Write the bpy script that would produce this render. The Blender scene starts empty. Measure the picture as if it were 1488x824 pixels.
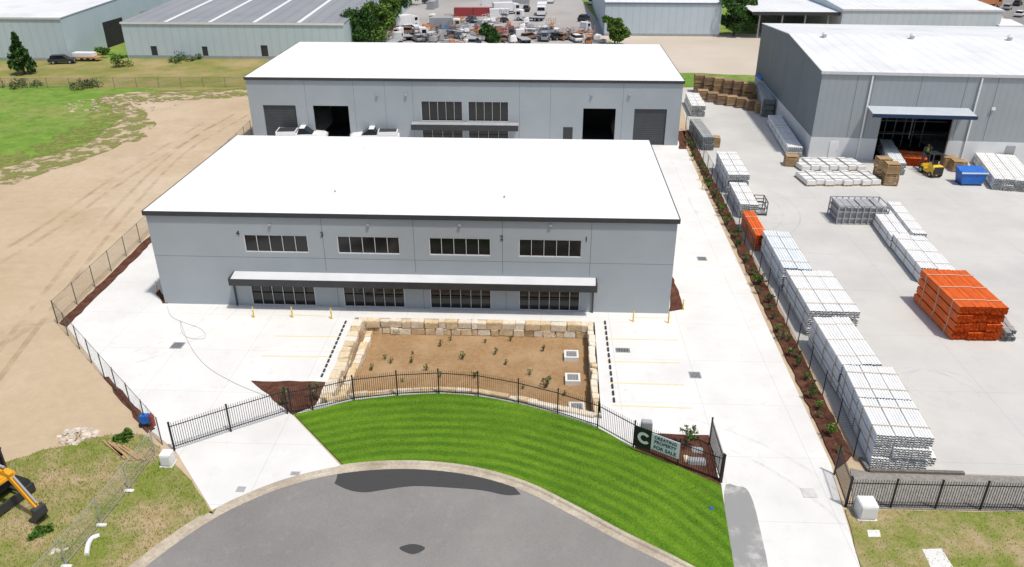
import bpy, bmesh, math, random
import numpy as np
from mathutils import Vector, Matrix
from mathutils.geometry import tessellate_polygon
random.seed(7); rng=np.random.default_rng(7)
R=math.radians
C=bpy.context.scene.collection
F=1132.0; PI=math.pi; H=28.0; P=R(26.5); YAW=R(2.44)
cr=Vector((math.cos(YAW),math.sin(YAW),0))
cf=Vector((-math.sin(YAW)*math.cos(P),math.cos(YAW)*math.cos(P),-math.sin(P)))
cu=Vector((-math.sin(YAW)*math.sin(P),math.cos(YAW)*math.sin(P),math.cos(P)))
def ray(px,py): return cr*((px-744)/F)+cu*((412-py)/F)+cf
def G(px,py,z=0.0):
    d=ray(px,py); t=(z-H)/d.z
    return Vector((d.x*t,d.y*t,z))
def PL(px,py,ox,oy,a):
    d=ray(px,py); n=(-math.sin(a),math.cos(a))
    t=(ox*n[0]+oy*n[1])/(d.x*n[0]+d.y*n[1])
    x,y=d.x*t-ox,d.y*t-oy
    return (x*math.cos(a)+y*math.sin(a), H+d.z*t)
# ---------------------------------------------------------------- materials
def nodes(name):
    m=bpy.data.materials.new(name); m.use_nodes=True
    nt=m.node_tree; b=nt.nodes['Principled BSDF']
    return m,nt,b
def nz(nt,pos,scale,detail=6,rough=.6):
    n=nt.nodes.new('ShaderNodeTexNoise'); n.inputs['Scale'].default_value=scale
    n.inputs['Detail'].default_value=detail; n.inputs['Roughness'].default_value=rough
    nt.links.new(pos,n.inputs['Vector']); return n.outputs['Fac']
def ramp(nt,f,lo,hi):
    r=nt.nodes.new('ShaderNodeMapRange'); r.inputs[1].default_value=lo; r.inputs[2].default_value=hi
    nt.links.new(f,r.inputs[0]); return r.outputs[0]
def mix(nt,f,a,b,mode='MIX'):
    n=nt.nodes.new('ShaderNodeMix'); n.data_type='RGBA'; n.blend_type=mode
    if isinstance(f,float): n.inputs[0].default_value=f
    else: nt.links.new(f,n.inputs[0])
    for s,v in ((6,a),(7,b)):
        if isinstance(v,tuple): n.inputs[s].default_value=(*v,1)
        else: nt.links.new(v,n.inputs[s])
    return n.outputs[2]
def M(name,c1,c2=None,s=1.0,lo=.35,hi=.65,c3=None,s3=.1,lo3=.45,hi3=.7,c4=None,s4=.3,lo4=.5,hi4=.7,rough=.8,metal=0,bump=0,bs=20,spec=.4,wave=None,island=0,rings=None,fine=0,joints=0,objc=None,fr=(.72,1.15)):
    m,nt,b=nodes(name)
    pos=nt.nodes.new('ShaderNodeNewGeometry').outputs['Position']
    col=c1
    if c2: col=mix(nt,ramp(nt,nz(nt,pos,s,8),lo,hi),c1,c2)
    if c3: col=mix(nt,ramp(nt,nz(nt,pos,s3,7),lo3,hi3),col,c3)
    if c4: col=mix(nt,ramp(nt,nz(nt,pos,s4,9,.7),lo4,hi4),col,c4)
    if objc:
        oi=nt.nodes.new('ShaderNodeObjectInfo'); col=mix(nt,ramp(nt,oi.outputs['Random'],.3,1),col,objc)
    bh=None
    if rings:
        mp=nt.nodes.new('ShaderNodeMapping'); mp.inputs['Location'].default_value=(-rings[0],-rings[1],0)
        nt.links.new(pos,mp.inputs[0])
        w=nt.nodes.new('ShaderNodeTexWave'); w.wave_type='RINGS'; w.rings_direction='Z'; w.inputs['Scale'].default_value=rings[2]
        w.inputs['Distortion'].default_value=4; w.inputs['Detail'].default_value=4; w.inputs['Detail Scale'].default_value=.5
        nt.links.new(mp.outputs[0],w.inputs['Vector'])
        mm=nt.nodes.new('ShaderNodeMath'); mm.operation='MULTIPLY'; nt.links.new(ramp(nt,w.outputs['Fac'],.15,.85),mm.inputs[0]); nt.links.new(ramp(nt,nz(nt,pos,.22,3),.2,.55),mm.inputs[1])
        col=mix(nt,mm.outputs[0],col,rings[3])
    if joints:
        bk=nt.nodes.new('ShaderNodeTexBrick'); bk.offset=0; bk.inputs['Scale'].default_value=1; bk.inputs['Brick Width'].default_value=joints; bk.inputs['Row Height'].default_value=joints
        bk.inputs['Mortar Size'].default_value=.02; bk.inputs['Mortar Smooth'].default_value=.3; nt.links.new(pos,bk.inputs['Vector'])
        col=mix(nt,bk.outputs['Fac'],col,mix(nt,1.0,col,(.8,.8,.8),'MULTIPLY'))
    if fine:
        f=ramp(nt,nz(nt,pos,fine,4,.8),.3,.7)
        mu=nt.nodes.new('ShaderNodeMapRange'); nt.links.new(f,mu.inputs[0]); mu.inputs[3].default_value=fr[0]; mu.inputs[4].default_value=fr[1]
        cc=nt.nodes.new('ShaderNodeCombineColor'); [nt.links.new(mu.outputs[0],cc.inputs[i]) for i in range(3)]
        col=mix(nt,1.0,col,cc.outputs[0],'MULTIPLY')
    if island:
        g=nt.nodes.new('ShaderNodeNewGeometry'); mu=nt.nodes.new('ShaderNodeMapRange')
        nt.links.new(g.outputs['Random Per Island'],mu.inputs[0]); mu.inputs[3].default_value=1-island; mu.inputs[4].default_value=1+island
        cc=nt.nodes.new('ShaderNodeCombineColor'); [nt.links.new(mu.outputs[0],cc.inputs[i]) for i in range(3)]
        col=mix(nt,1.0,col,cc.outputs[0],'MULTIPLY')
    if wave:
        w=nt.nodes.new('ShaderNodeTexWave'); w.bands_direction=wave[0]; w.inputs['Scale'].default_value=wave[1]
        nt.links.new(pos,w.inputs['Vector']); bh=w.outputs['Fac']
        k=wave[2]; col=mix(nt,ramp(nt,bh,0,.25),mix(nt,1.0,col,(k,k,k),'MULTIPLY'),col)
    if isinstance(col,tuple): b.inputs['Base Color'].default_value=(*col,1)
    else: nt.links.new(col,b.inputs['Base Color'])
    b.inputs['Roughness'].default_value=rough; b.inputs['Metallic'].default_value=metal
    b.inputs['Specular IOR Level'].default_value=spec
    if bump:
        bn=nt.nodes.new('ShaderNodeBump'); bn.inputs['Strength'].default_value=min(1,bump); bn.inputs['Distance'].default_value=.03
        nt.links.new(bh if bh is not None else nz(nt,pos,bs,5),bn.inputs['Height']); nt.links.new(bn.outputs[0],b.inputs['Normal'])
    return m
def mesh_mat(name,c,op,sc):
    m,nt,b=nodes(name); b.inputs['Base Color'].default_value=(*c,1); b.inputs['Roughness'].default_value=.5
    tc=nt.nodes.new('ShaderNodeNewGeometry').outputs['Position']; outs=[]
    for sg in (1,-1):
        mp=nt.nodes.new('ShaderNodeMapping'); mp.inputs['Scale'].default_value=(1,1,sg*1.3); nt.links.new(tc,mp.inputs[0])
        w=nt.nodes.new('ShaderNodeTexWave'); w.bands_direction='DIAGONAL'; w.inputs['Scale'].default_value=sc
        nt.links.new(mp.outputs[0],w.inputs[0]); g=nt.nodes.new('ShaderNodeMath'); g.operation='GREATER_THAN'; g.inputs[1].default_value=1-op
        nt.links.new(w.outputs['Fac'],g.inputs[0]); outs.append(g.outputs[0])
    mx=nt.nodes.new('ShaderNodeMath'); mx.operation='MAXIMUM'; nt.links.new(outs[0],mx.inputs[0]); nt.links.new(outs[1],mx.inputs[1])
    tr=nt.nodes.new('ShaderNodeBsdfTransparent'); ms=nt.nodes.new('ShaderNodeMixShader')
    nt.links.new(mx.outputs[0],ms.inputs[0]); nt.links.new(tr.outputs[0],ms.inputs[1]); nt.links.new(b.outputs[0],ms.inputs[2])
    nt.links.new(ms.outputs[0],nt.nodes['Material Output'].inputs[0]); return m
def stain_mat(name,c,a,sc,lo=.3,hi=.6):
    m,nt,b=nodes(name); b.inputs['Base Color'].default_value=(*c,1); b.inputs['Roughness'].default_value=.8; b.inputs['Specular IOR Level'].default_value=.2
    pos=nt.nodes.new('ShaderNodeNewGeometry').outputs['Position']
    f=ramp(nt,nz(nt,pos,sc,6,.7),lo,hi); mu=nt.nodes.new('ShaderNodeMath'); mu.operation='MULTIPLY'; mu.inputs[1].default_value=a
    nt.links.new(f,mu.inputs[0]); nt.links.new(mu.outputs[0],b.inputs['Alpha']); return m
KERB=[(120,890),(200,824),(250,786),(300,753),(350,727),(420,700),(500,682),(590,676),(680,684),(760,706),(830,740),(900,778),(975,815),(1060,860)]
kp=[G(*p) for p in KERB]
A=np.array([[2*p.x,2*p.y,1] for p in kp]); bb=np.array([p.x**2+p.y**2 for p in kp]); sol=np.linalg.lstsq(A,bb,rcond=None)[0]
KC=(sol[0],sol[1])
m_dirt=M('dirt',(.45,.345,.225),(.51,.405,.28),s=.08,c3=(.57,.475,.355),s3=.045,lo3=.5,hi3=.72,c4=(.39,.29,.185),s4=.14,lo4=.5,hi4=.8,rough=.95,bump=.4,bs=1.5,fine=1.2,fr=(.92,1.05))
m_field=M('field_grass',(.13,.24,.02),(.20,.31,.04),s=.3,c3=(.30,.29,.09),s3=.06,lo3=.45,hi3=.7,c4=(.08,.18,.015),s4=.5,lo4=.45,hi4=.7,rough=.9,bump=1,bs=4,fine=3)
m_dry=M('dry_grass',(.28,.24,.07),(.17,.20,.04),s=.3,c3=(.38,.29,.14),s3=.12,rough=.95,bump=1,bs=4,fine=3)
m_fade=stain_mat('thin_grass',(.21,.22,.06),.95,.5,.44,.56)
m_verge=M('verge_grass',(.34,.26,.12),(.44,.33,.21),s=.8,c4=(.18,.22,.035),s4=.3,lo4=.40,hi4=.58,rough=.95,bump=1,bs=6,fine=9)
m_lawn=M('lawn',(.125,.25,.014),(.15,.28,.018),s=1.2,c3=(.10,.205,.012),s3=.25,lo3=.4,rings=(KC[0],KC[1],.4,(.075,.175,.010)),rough=.85,bump=1,bs=18,fine=9,spec=.2)
m_conc=M('concrete',(.65,.645,.62),(.71,.705,.68),s=.3,c3=(.56,.555,.53),s3=.1,lo3=.5,hi3=.85,c4=(.57,.56,.53),s4=1.0,lo4=.55,hi4=.8,rough=.75,bump=.15,bs=12,joints=5)
m_yard=M('yard_concrete',(.48,.475,.45),(.54,.53,.50),s=.2,c3=(.41,.405,.385),s3=.08,lo3=.5,hi3=.8,c4=(.44,.43,.41),s4=.6,lo4=.55,hi4=.8,rough=.8,bump=.15,bs=10,joints=7)
m_asph=M('asphalt',(.235,.223,.21),(.27,.258,.243),s=.25,c3=(.20,.19,.18),s3=.09,c4=(.30,.29,.27),s4=1.2,lo4=.55,hi4=.85,rough=.9,bump=.5,bs=40,fine=25)
m_fary=M('far_yard',(.34,.33,.32),(.40,.38,.36),s=.1,c3=(.28,.26,.23),s3=.05,rough=.9)
m_beige=M('beige_pavement',(.48,.42,.34),(.54,.48,.40),s=.1,c3=(.42,.36,.28),s3=.05,rough=.9)
m_kerb=M('kerb_concrete',(.44,.38,.29),(.54,.48,.38),s=1.2,c3=(.35,.29,.22),s3=.4,rough=.85,bump=.3,bs=20,fine=6)
m_mulch=M('mulch',(.125,.05,.033),(.07,.030,.021),s=5,c3=(.15,.078,.05),s3=1.5,rough=1,bump=1,bs=18,fine=14,spec=.1)
m_basin=M('basin_gravel',(.37,.24,.125),(.30,.185,.09),s=3,c3=(.42,.29,.165),s3=.4,rough=1,bump=1,bs=14,fine=12,spec=.1)
m_wall=M('grey_wall',(.33,.365,.385),(.35,.385,.405),s=.4,c3=(.31,.345,.365),s3=.15,rough=.75,bump=.05,bs=10)
m_joint=M('joint',(.17,.19,.20),rough=.9)
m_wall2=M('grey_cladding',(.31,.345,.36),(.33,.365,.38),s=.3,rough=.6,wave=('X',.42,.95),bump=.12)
m_wall2_shade=M('grey_cladding_side',(.16,.19,.205),(.18,.21,.225),s=.3,rough=.65,wave=('Y',.42,.95),bump=.12)  # same cladding made darker: shade of the sun-averted side painted into the colour
m_roof=M('white_roof',(.80,.80,.80),(.84,.84,.84),s=.15,c3=(.76,.76,.76),s3=.4,rough=.5,wave=('X',.42,.95),bump=.15)
m_roofg=M('pale_roof',(.70,.71,.71),(.76,.77,.77),s=.1,c3=(.62,.63,.63),s3=.2,rough=.5,wave=('X',.2,.93),bump=.12)
m_roofd=M('grey_roof',(.24,.25,.265),(.28,.29,.30),s=.1,rough=.6,wave=('X',.12,.88),bump=.15)
m_pale=M('pale_cladding',(.47,.56,.61),(.52,.60,.65),s=.2,rough=.6,wave=('X',.2,.93),bump=.15)
m_canopy=M('canopy_sheet',(.42,.46,.49),(.48,.52,.55),s=.5,rough=.6)
m_whitew=M('white_concrete_wall',(.62,.63,.63),(.68,.69,.69),s=.4,rough=.8)
m_white=M('white_paint',(.78,.78,.78),(.72,.72,.72),s=2,rough=.4)
m_awt=M('awning_sheet',(.54,.55,.56),(.60,.61,.62),s=.6,rough=.5)
m_dark=M('charcoal_metal',(.035,.037,.04),(.045,.047,.05),s=2,rough=.5)
m_black=M('black_metal',(.012,.012,.013),(.018,.018,.019),s=3,rough=.45)
m_glass=M('dark_glass',(.008,.009,.010),(.013,.014,.016),s=.6,rough=.12,spec=.5)
m_shut=M('roller_shutter',(.06,.065,.07),(.05,.055,.06),s=1,rough=.5,wave=('Z',1.2,.6),bump=.5)
m_frame=M('aluminium_frame',(.62,.63,.64),(.55,.56,.57),s=3,rough=.4)
m_int=M('dark_interior',(.03,.03,.03),(.02,.02,.02),s=1)
m_yel=M('yellow_paint',(.75,.50,.03),(.65,.42,.04),s=3,rough=.5)
m_yline=M('yellow_line',(.74,.56,.18),(.70,.64,.46),s=4,rough=.7)
m_stone=M('sandstone',(.60,.44,.24),(.68,.55,.35),s=1.6,c3=(.50,.31,.14),s3=.8,lo3=.52,hi3=.78,c4=(.72,.65,.53),s4=1.3,rough=.95,bump=1,bs=6,objc=(.76,.70,.59),fine=6)
m_wood=M('timber',(.42,.28,.14),(.32,.21,.11),s=2,rough=.9,island=.2)
m_bat=M('pale_batten',(.58,.50,.40),(.50,.42,.32),s=2,rough=.9,island=.15)
m_woodg=M('old_timber',(.30,.20,.12),(.22,.14,.08),s=2,rough=.9,island=.25)
m_pipe=M('white_pipe',(.84,.84,.82),(.78,.79,.78),s=1.5,rough=.6,island=.06,spec=.2)
m_pipeb=M('blue_white_pipe',(.68,.74,.78),(.79,.81,.81),s=1.5,rough=.6,island=.08,spec=.2)
m_pipeg=M('grey_pipe',(.44,.46,.45),(.35,.37,.37),s=1.5,rough=.5,island=.12)
m_orange=M('orange_pipe',(.80,.17,.025),(.68,.13,.02),s=1.5,rough=.5,island=.14)
m_wrap=M('white_wrap',(.76,.76,.74),(.66,.66,.64),s=3,rough=.5,bump=.3,bs=6)
m_bore=M('pipe_bore',(.24,.25,.25),rough=1)
m_boreo=M('orange_bore',(.25,.04,.012),rough=1)
m_galv=M('galvanised_steel',(.38,.40,.41),(.46,.48,.49),s=3,rough=.45,metal=.4)
m_post=M('dark_fence_steel',(.09,.10,.09),(.13,.13,.12),s=3,rough=.5)
m_tyre=M('tyre',(.02,.02,.02),rough=.9)
m_rim=M('rim',(.35,.35,.36),rough=.4)
m_leaf=M('leaf',(.06,.13,.02),(.10,.19,.03),s=.9,c3=(.13,.19,.04),s3=.5,rough=.8,island=.4,spec=.2)
m_leafd=M('dark_leaf',(.03,.08,.018),(.055,.12,.025),s=.9,rough=.8,island=.4,spec=.2)
m_leafo=M('olive_leaf',(.10,.13,.045),(.15,.16,.07),s=3,rough=.85,island=.35,spec=.2)
m_bark=M('bark',(.10,.07,.05),(.16,.12,.09),s=6,rough=1,bump=.6)
m_tuft=M('grass_blade',(.15,.20,.025),(.29,.26,.08),s=.5,lo=.4,hi=.6,rough=.9,island=.35,spec=.1)
m_lblade=M('lawn_blade',(.12,.24,.014),(.15,.275,.018),s=.8,c3=(.09,.19,.01),s3=.25,lo3=.4,rings=(KC[0],KC[1],.4,(.08,.18,.010)),rough=.9,island=.25,spec=.1)
m_exy=M('excavator_yellow',(.80,.38,.02),(.70,.32,.02),s=2,rough=.45)
m_chain=mesh_mat('chain_mesh',(.10,.11,.10),.022,4)
m_chainb=mesh_mat('black_chain_mesh',(.02,.02,.02),.03,4)
m_tmesh=mesh_mat('galvanised_mesh',(.45,.47,.47),.012,4.5)
m_tyremark=stain_mat('tyre_rubber_mark',(.25,.25,.25),.12,1.0,.4,.65)
m_track=stain_mat('dirt_track_mark',(.36,.27,.17),.30,.35,.42,.65)
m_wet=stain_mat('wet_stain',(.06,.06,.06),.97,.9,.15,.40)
m_greypatch=stain_mat('wet_concrete_stain',(.30,.30,.295),.8,.6,.25,.5)  # translucent mid grey broken up by noise, darker than the concrete
m_signw=M('sign_white',(.68,.76,.77),(.72,.79,.80),s=1,rough=.5)
m_blue=M('blue_paint',(.02,.16,.55),(.02,.12,.45),s=2,rough=.5)
m_red=M('red_paint',(.36,.05,.05),(.28,.05,.05),s=2,rough=.5)
m_org=M('orange_paint',(.55,.24,.10),(.45,.19,.08),s=2,rough=.5)
m_dblue=M('dull_blue_paint',(.16,.22,.32),(.13,.18,.26),s=2,rough=.6)
m_rust=M('rusty_steel',(.25,.13,.08),(.3,.2,.14),s=2,rough=.8)
m_grey=M('grey_paint',(.30,.31,.32),(.36,.37,.38),s=1,rough=.6)
m_lamp=M('lamp_lens',(.7,.7,.65),rough=.2)
# ---------------------------------------------------------------- mesh builder
class MB:
    def __init__(s): s.v=[];s.f=[];s.m=[]
    def add(s,vs,fs,mi=0):
        o=len(s.v); s.v+= [tuple(v) for v in vs]; s.f+=[tuple(i+o for i in f) for f in fs]; s.m+=[mi]*len(fs); return s
    def hexa(s,p,mi=0):
        return s.add(p,[(0,3,2,1),(4,5,6,7),(0,1,5,4),(1,2,6,5),(2,3,7,6),(3,0,4,7)],mi)
    def box(s,x0,x1,y0,y1,z0,z1,mi=0):
        return s.hexa([(x0,y0,z0),(x1,y0,z0),(x1,y1,z0),(x0,y1,z0),(x0,y0,z1),(x1,y0,z1),(x1,y1,z1),(x0,y1,z1)],mi)
    def bar(s,p,q,w,h=None,mi=0):
        p,q=Vector(p),Vector(q); h=h or w; d=(q-p).normalized()
        r=d.cross(Vector((0,0,1)))
        r=Vector((1,0,0)) if r.length<1e-3 else r.normalized()
        u=r.cross(d).normalized(); r=r*w/2; u=u*h/2
        return s.hexa([p-r-u,p+r-u,q+r-u,q-r-u,p-r+u,p+r+u,q+r+u,q-r+u],mi)
    def cyl(s,p,q,r,n=8,mi=0,r2=None,caps=True):
        p,q=Vector(p),Vector(q); r2=r if r2 is None else r2; d=(q-p).normalized()
        a=d.orthogonal().normalized(); b=d.cross(a); vs=[]
        for c,rr in ((p,r),(q,r2)):
            for i in range(n):
                t=2*PI*i/n; vs.append(c+a*math.cos(t)*rr+b*math.sin(t)*rr)
        fs=[(i,(i+1)%n,n+(i+1)%n,n+i) for i in range(n)]
        if caps: fs+=[tuple(range(n-1,-1,-1)),tuple(range(n,2*n))]
        return s.add(vs,fs,mi)
    def prof(s,pts,y0,y1,mi=0,inset=None):
        n=len(pts); vs=[(x,y0,z) for x,z in pts]+[(x,y1,z) for x,z in pts]
        fs=[(i,(i+1)%n,n+(i+1)%n,n+i) for i in range(n)]+[tuple(range(n-1,-1,-1)),tuple(range(n,2*n))]
        return s.add(vs,fs,mi)
    def build(s,name,mats,parent=None,bevel=0,smooth=False):
        off=Vector((0,0,0)); q=parent
        while q is not None: off+=q.location; q=q.parent
        me=bpy.data.meshes.new(name)
        me.from_pydata([(v[0]-off.x,v[1]-off.y,v[2]-off.z) for v in s.v],[],s.f)
        if not isinstance(mats,(list,tuple)): mats=[mats]
        for m in mats: me.materials.append(m)
        me.polygons.foreach_set('material_index',s.m)
        if bevel:
            bm=bmesh.new(); bm.from_mesh(me); bmesh.ops.remove_doubles(bm,verts=bm.verts,dist=1e-4)
            bmesh.ops.bevel(bm,geom=bm.edges[:],offset=bevel,segments=2,affect='EDGES',clamp_overlap=True); bm.to_mesh(me); bm.free()
        if smooth: me.polygons.foreach_set('use_smooth',[True]*len(me.polygons))
        me.update(); o=bpy.data.objects.new(name,me); C.objects.link(o)
        if parent is not None: o.parent=parent
        return o
def tag(o,label,cat,group=None,kind=None):
    o['label']=label; o['category']=cat
    if group: o['group']=group
    if kind: o['kind']=kind
    return o
def thing(name,loc=(0,0,0),label=None,cat=None,group=None):
    o=bpy.data.objects.new(name,None); C.objects.link(o); o.location=loc
    if label: tag(o,label,cat,group)
    return o
def copy_tree(o,parent=None):
    c=o.copy(); C.objects.link(c)
    if parent is not None: c.parent=parent
    for ch in list(o.children): copy_tree(ch,c)
    return c
cache={}
def place(key,builder,loc,rot,label,cat,group=None,sc=1):
    if key in cache: r=copy_tree(cache[key])
    else: r=builder(); cache[key]=r
    r.location=loc; r.rotation_euler=(0,0,rot); r.scale=(sc,sc,sc) if not isinstance(sc,tuple) else sc
    if 'group' in r and not group: del r['group']
    return tag(r,label,cat,group)
# ---------------------------------------------------------------- sheets
def rough_poly(Pts,step,amp):
    out=[]; n=len(Pts)
    for i in range(n):
        a,b=Pts[i],Pts[(i+1)%n]; d=b-a; L=d.length; k=max(1,min(60,int(L/step))); nn=Vector((-d.y,d.x,0)).normalized() if L>0 else Vector((0,0,0))
        for j in range(k):
            p=a+d*(j/k)
            if j: p=p+nn*random.uniform(-amp,amp)
            out.append(p)
    return out
def catmull(Pts,k=6,closed=False):
    n=len(Pts); out=[]
    rngi=range(n) if closed else range(n-1)
    for i in rngi:
        p=[Pts[(i+j)%n] if closed else Pts[min(max(i+j,0),n-1)] for j in (-1,0,1,2)]
        for t in [q/k for q in range(k)]:
            out.append(.5*((2*p[1])+(p[2]-p[0])*t+(2*p[0]-5*p[1]+4*p[2]-p[3])*t*t+(3*p[1]-p[0]-3*p[2]+p[3])*t**3))
    if not closed: out.append(Pts[-1])
    return out
def toW(pts,z): return [G(p[0],p[1],z) if not isinstance(p,Vector) else Vector((p.x,p.y,z)) for p in pts]
def sheet(name,pts,z,mat,hole=None,skirt=.1,rough=None,label=None,cat=None,kind='structure',parent=None):
    Pw=toW(pts,z)
    if rough: Pw=rough_poly(Pw,*rough)
    loops=[Pw]+([toW(hole,z)] if hole else [])
    tris=tessellate_polygon(loops); allv=[v for l in loops for v in l]
    mb=MB(); fs=[]
    for t in tris:
        a,b,c=[allv[i] for i in t]
        fs.append(tuple(t) if (b-a).cross(c-a).z>0 else tuple(reversed(t)))
    mb.add(allv,fs)
    if skirt:
        for l in loops:
            n=len(l)
            for i in range(n):
                a,b=l[i],l[(i+1)%n]; mb.add([a,b,(b.x,b.y,z-skirt),(a.x,a.y,z-skirt)],[(0,1,2,3)])
    o=mb.build(name,mat,parent)
    if kind: o['kind']=kind
    if label: tag(o,label,cat)
    return o,allv,fs
def scatter(tri_v,tri_f,n,h,w,z,mat,name,label):
    V=np.array([tuple(v) for v in tri_v]); T=np.array([f for f in tri_f])
    a,b,c=V[T[:,0]],V[T[:,1]],V[T[:,2]]; ar=np.abs(np.cross(b-a,c-a)[:,2]); ar/=ar.sum()
    k=rng.choice(len(T),n,p=ar); u,v=rng.random(n),rng.random(n); s=u+v>1; u[s]=1-u[s]; v[s]=1-v[s]
    p=a[k]+(b[k]-a[k])*u[:,None]+(c[k]-a[k])*v[:,None]; p[:,2]=z
    an=rng.random(n)*PI; hh=h*(.5+rng.random(n)); ww=w*(.6+.8*rng.random(n))
    d=np.stack([np.cos(an)*ww,np.sin(an)*ww,np.zeros(n)],1); tip=p+np.stack([rng.normal(0,h*.4,n),rng.normal(0,h*.4,n),hh],1)
    vs=np.stack([p-d,p+d,tip],1).reshape(-1,3)
    me=bpy.data.meshes.new(name); me.from_pydata(vs.tolist(),[],np.arange(3*n).reshape(-1,3).tolist()); me.materials.append(mat)
    o=bpy.data.objects.new(name,me); C.objects.link(o); return tag(o,label,'grass',None,'stuff')

# ================================================================ GROUND
BAS=[(516,462),(694,465),(864,469),(874,609),(811,598),(753,585),(695,574),(638,571),(578,573),(515,580),(464,588)]
BASw=[G(*p) for p in BAS]
big=[Vector((-1500,-300,0)),Vector((1500,-300,0)),Vector((1500,2500,0)),Vector((-1500,2500,0))]
sheet('ground',big,0,m_dirt,hole=BASw,skirt=0)
sheet('basin_floor',[b for b in BASw],-.95,m_basin,skirt=0)
sheet('grass_field',[(-900,268),(-300,262),(0,244),(60,228),(110,214),(142,200),(180,170),(160,152),(145,140),(200,133),(370,130),(420,100),(620,85),(1100,85),(1100,-50),(-1700,-50)],.02,m_field,rough=(1.2,.7))
sheet('thin_grass',[(-900,300),(-100,272),(20,268),(85,244),(140,225),(200,205),(228,180),(215,165),(190,150),(300,145),(366,140),(372,128),(150,136),(120,180),(20,225),(-900,250)],.035,m_fade,skirt=0,rough=(2,.8))
sheet('dry_grass',[(-700,132),(0,124),(110,126),(250,131),(372,128),(420,85),(380,82),(100,88),(-700,96)],.05,m_dry,rough=(2,.8))
sheet('far_yard',[(552,80),(890,80),(880,45),(845,0),(850,-45),(560,-45),(590,0),(560,40)],.06,m_fary)
sheet('far_pavement',[(900,66),(868,52),(1180,48),(1140,112),(940,106)],.08,m_beige)
sheet('far_road',[(1405,-45),(1475,46),(1900,60),(1900,-45)],.06,m_asph)
sheet('grass_strip',[(984,106),(1112,109),(1112,126),(992,126)],.10,m_field,rough=(2,.5))
sheet('apron_concrete',[(97,474),(150,545),(222,628),(255,655),(310,745),(360,722),(430,697),(500,682),(425,603),(455,597),(515,583),(578,576),(638,573),(695,577),(753,588),(810,603),(868,622),(922,652),(980,675),(1048,704),(1066,824),(1075,900),(1280,900),(1250,824),(1222,730),(1208,676),(988,197),(978,130),(385,130),(383,190)],.04,m_conc,hole=BASw,skirt=.2)
sheet('yard_ground',[(985,128),(1000,190),(1244,660),(1262,684),(1488,692),(2100,705),(2300,250),(1800,110),(1400,90),(1108,125)],.03,m_yard)
sheet('gravel_strip',[(1236,680),(1240,738),(2000,752),(2000,705),(1488,693),(1262,686)],.05,M('grey_gravel',(.22,.21,.19),(.32,.30,.27),s=5,rough=1,bump=1,bs=20,fine=15))
arc=catmull(kp,8)
asph=[Vector((p.x,p.y,0)) for p in arc]+[Vector((60,-60,0)),Vector((-60,-60,0))]
sheet('road',asph,.02,m_asph)
lawnpx=[(428,604),(470,595),(515,584),(578,577),(638,574),(695,578),(753,589),(810,604),(868,624),(922,654),(980,678),(1047,707),(1066,824),(1078,890)]
KO=.26
kerb_out=[]
for p in reversed(arc):
    d=Vector((p.x-KC[0],p.y-KC[1],0)).normalized(); kerb_out.append(Vector((p.x,p.y,0))+d*(KO-.02))
ko=[p for p in kerb_out if p.x>G(494,682).x and p.x<G(1060,850).x]
_,lv,lf=sheet('lawn',catmull([G(*p) for p in lawnpx[:12]],4)+[G(*p) for p in lawnpx[12:]]+ko,.12,m_lawn,skirt=.2)
scatter(lv,lf,60000,.045,.012,.12,m_lblade,'lawn_grass','short mown green turf between the curved fence and the kerb')
VL=[(-500,900),(-300,760),(-60,690),(0,676),(60,655),(100,648),(160,633),(205,632),(232,650),(252,668),(310,748)]
kl=[p for p in kerb_out if p.x<G(316,745).x]
_,v1,f1=sheet('verge_left',[G(*p) for p in VL]+kl,.06,m_verge,rough=(.6,.12),skirt=.1)
scatter(v1,f1,16000,.12,.018,.06,m_tuft,'verge_grass','patchy long grass on the rough verge by the excavator')
_,v2,f2=sheet('verge_right',[(1228,740),(1488,744),(2000,754),(2000,1000),(1290,1000),(1252,824)],.07,m_verge,rough=(.6,.05),skirt=.1)
scatter(v2,f2,9000,.09,.016,.07,m_tuft,'verge_grass','patchy short grass on the verge before the black fence')
mb=MB()
for i in range(len(arc)-1):
    def pr(p):
        d=Vector((p.x-KC[0],p.y-KC[1],0)).normalized(); q=Vector((p.x,p.y,0))
        pxl=p.x; low=(G(300,750).x<pxl<G(500,682).x); hk=.05 if low else .14
        return [q+Vector((0,0,.005)),q-d*.34+Vector((0,0,.026)),q-d*.0+Vector((0,0,.045)),q+d*.07+Vector((0,0,hk)),q+d*KO+Vector((0,0,hk)),q+d*KO+Vector((0,0,-.1))]
    a,b=pr(arc[i]),pr(arc[i+1])
    for j in range(1,5): mb.add([a[j],b[j],b[j+1],a[j+1]],[(0,1,2,3)])
k=mb.build('kerb',m_kerb); k['kind']='structure'
def strip(pts,w,mat,name,z):
    Pw=catmull([G(p[0],p[1],z) for p in pts],10); m=MB(); L=[];Rr=[]
    for i,p in enumerate(Pw):
        d=(Pw[min(i+1,len(Pw)-1)]-Pw[max(i-1,0)]).normalized(); n=Vector((-d.y,d.x,0))*w/2; L.append(p+n); Rr.append(p-n)
    for i in range(len(Pw)-1): m.add([L[i],L[i+1],Rr[i+1],Rr[i]],[(0,3,2,1)])
    o=m.build(name,mat); o['kind']='structure'
for i,(pts,w) in enumerate([([(-40,560),(60,430),(160,310),(260,215),(350,160)],.45),([(-20,575),(82,440),(178,318),(272,220),(362,166)],.45),([(-60,400),(60,330),(170,255),(300,175)],.5),([(-60,416),(70,340),(182,262),(312,180)],.5),([(-100,520),(0,500),(50,470)],.6)]): strip(pts,w,m_track,'wheel_track',.012+i*.001)
def ms(pts,nm='mulch_bed',z=.10): return sheet(nm,pts,z,m_mulch,rough=(.7,.08),skirt=.12)
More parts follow.
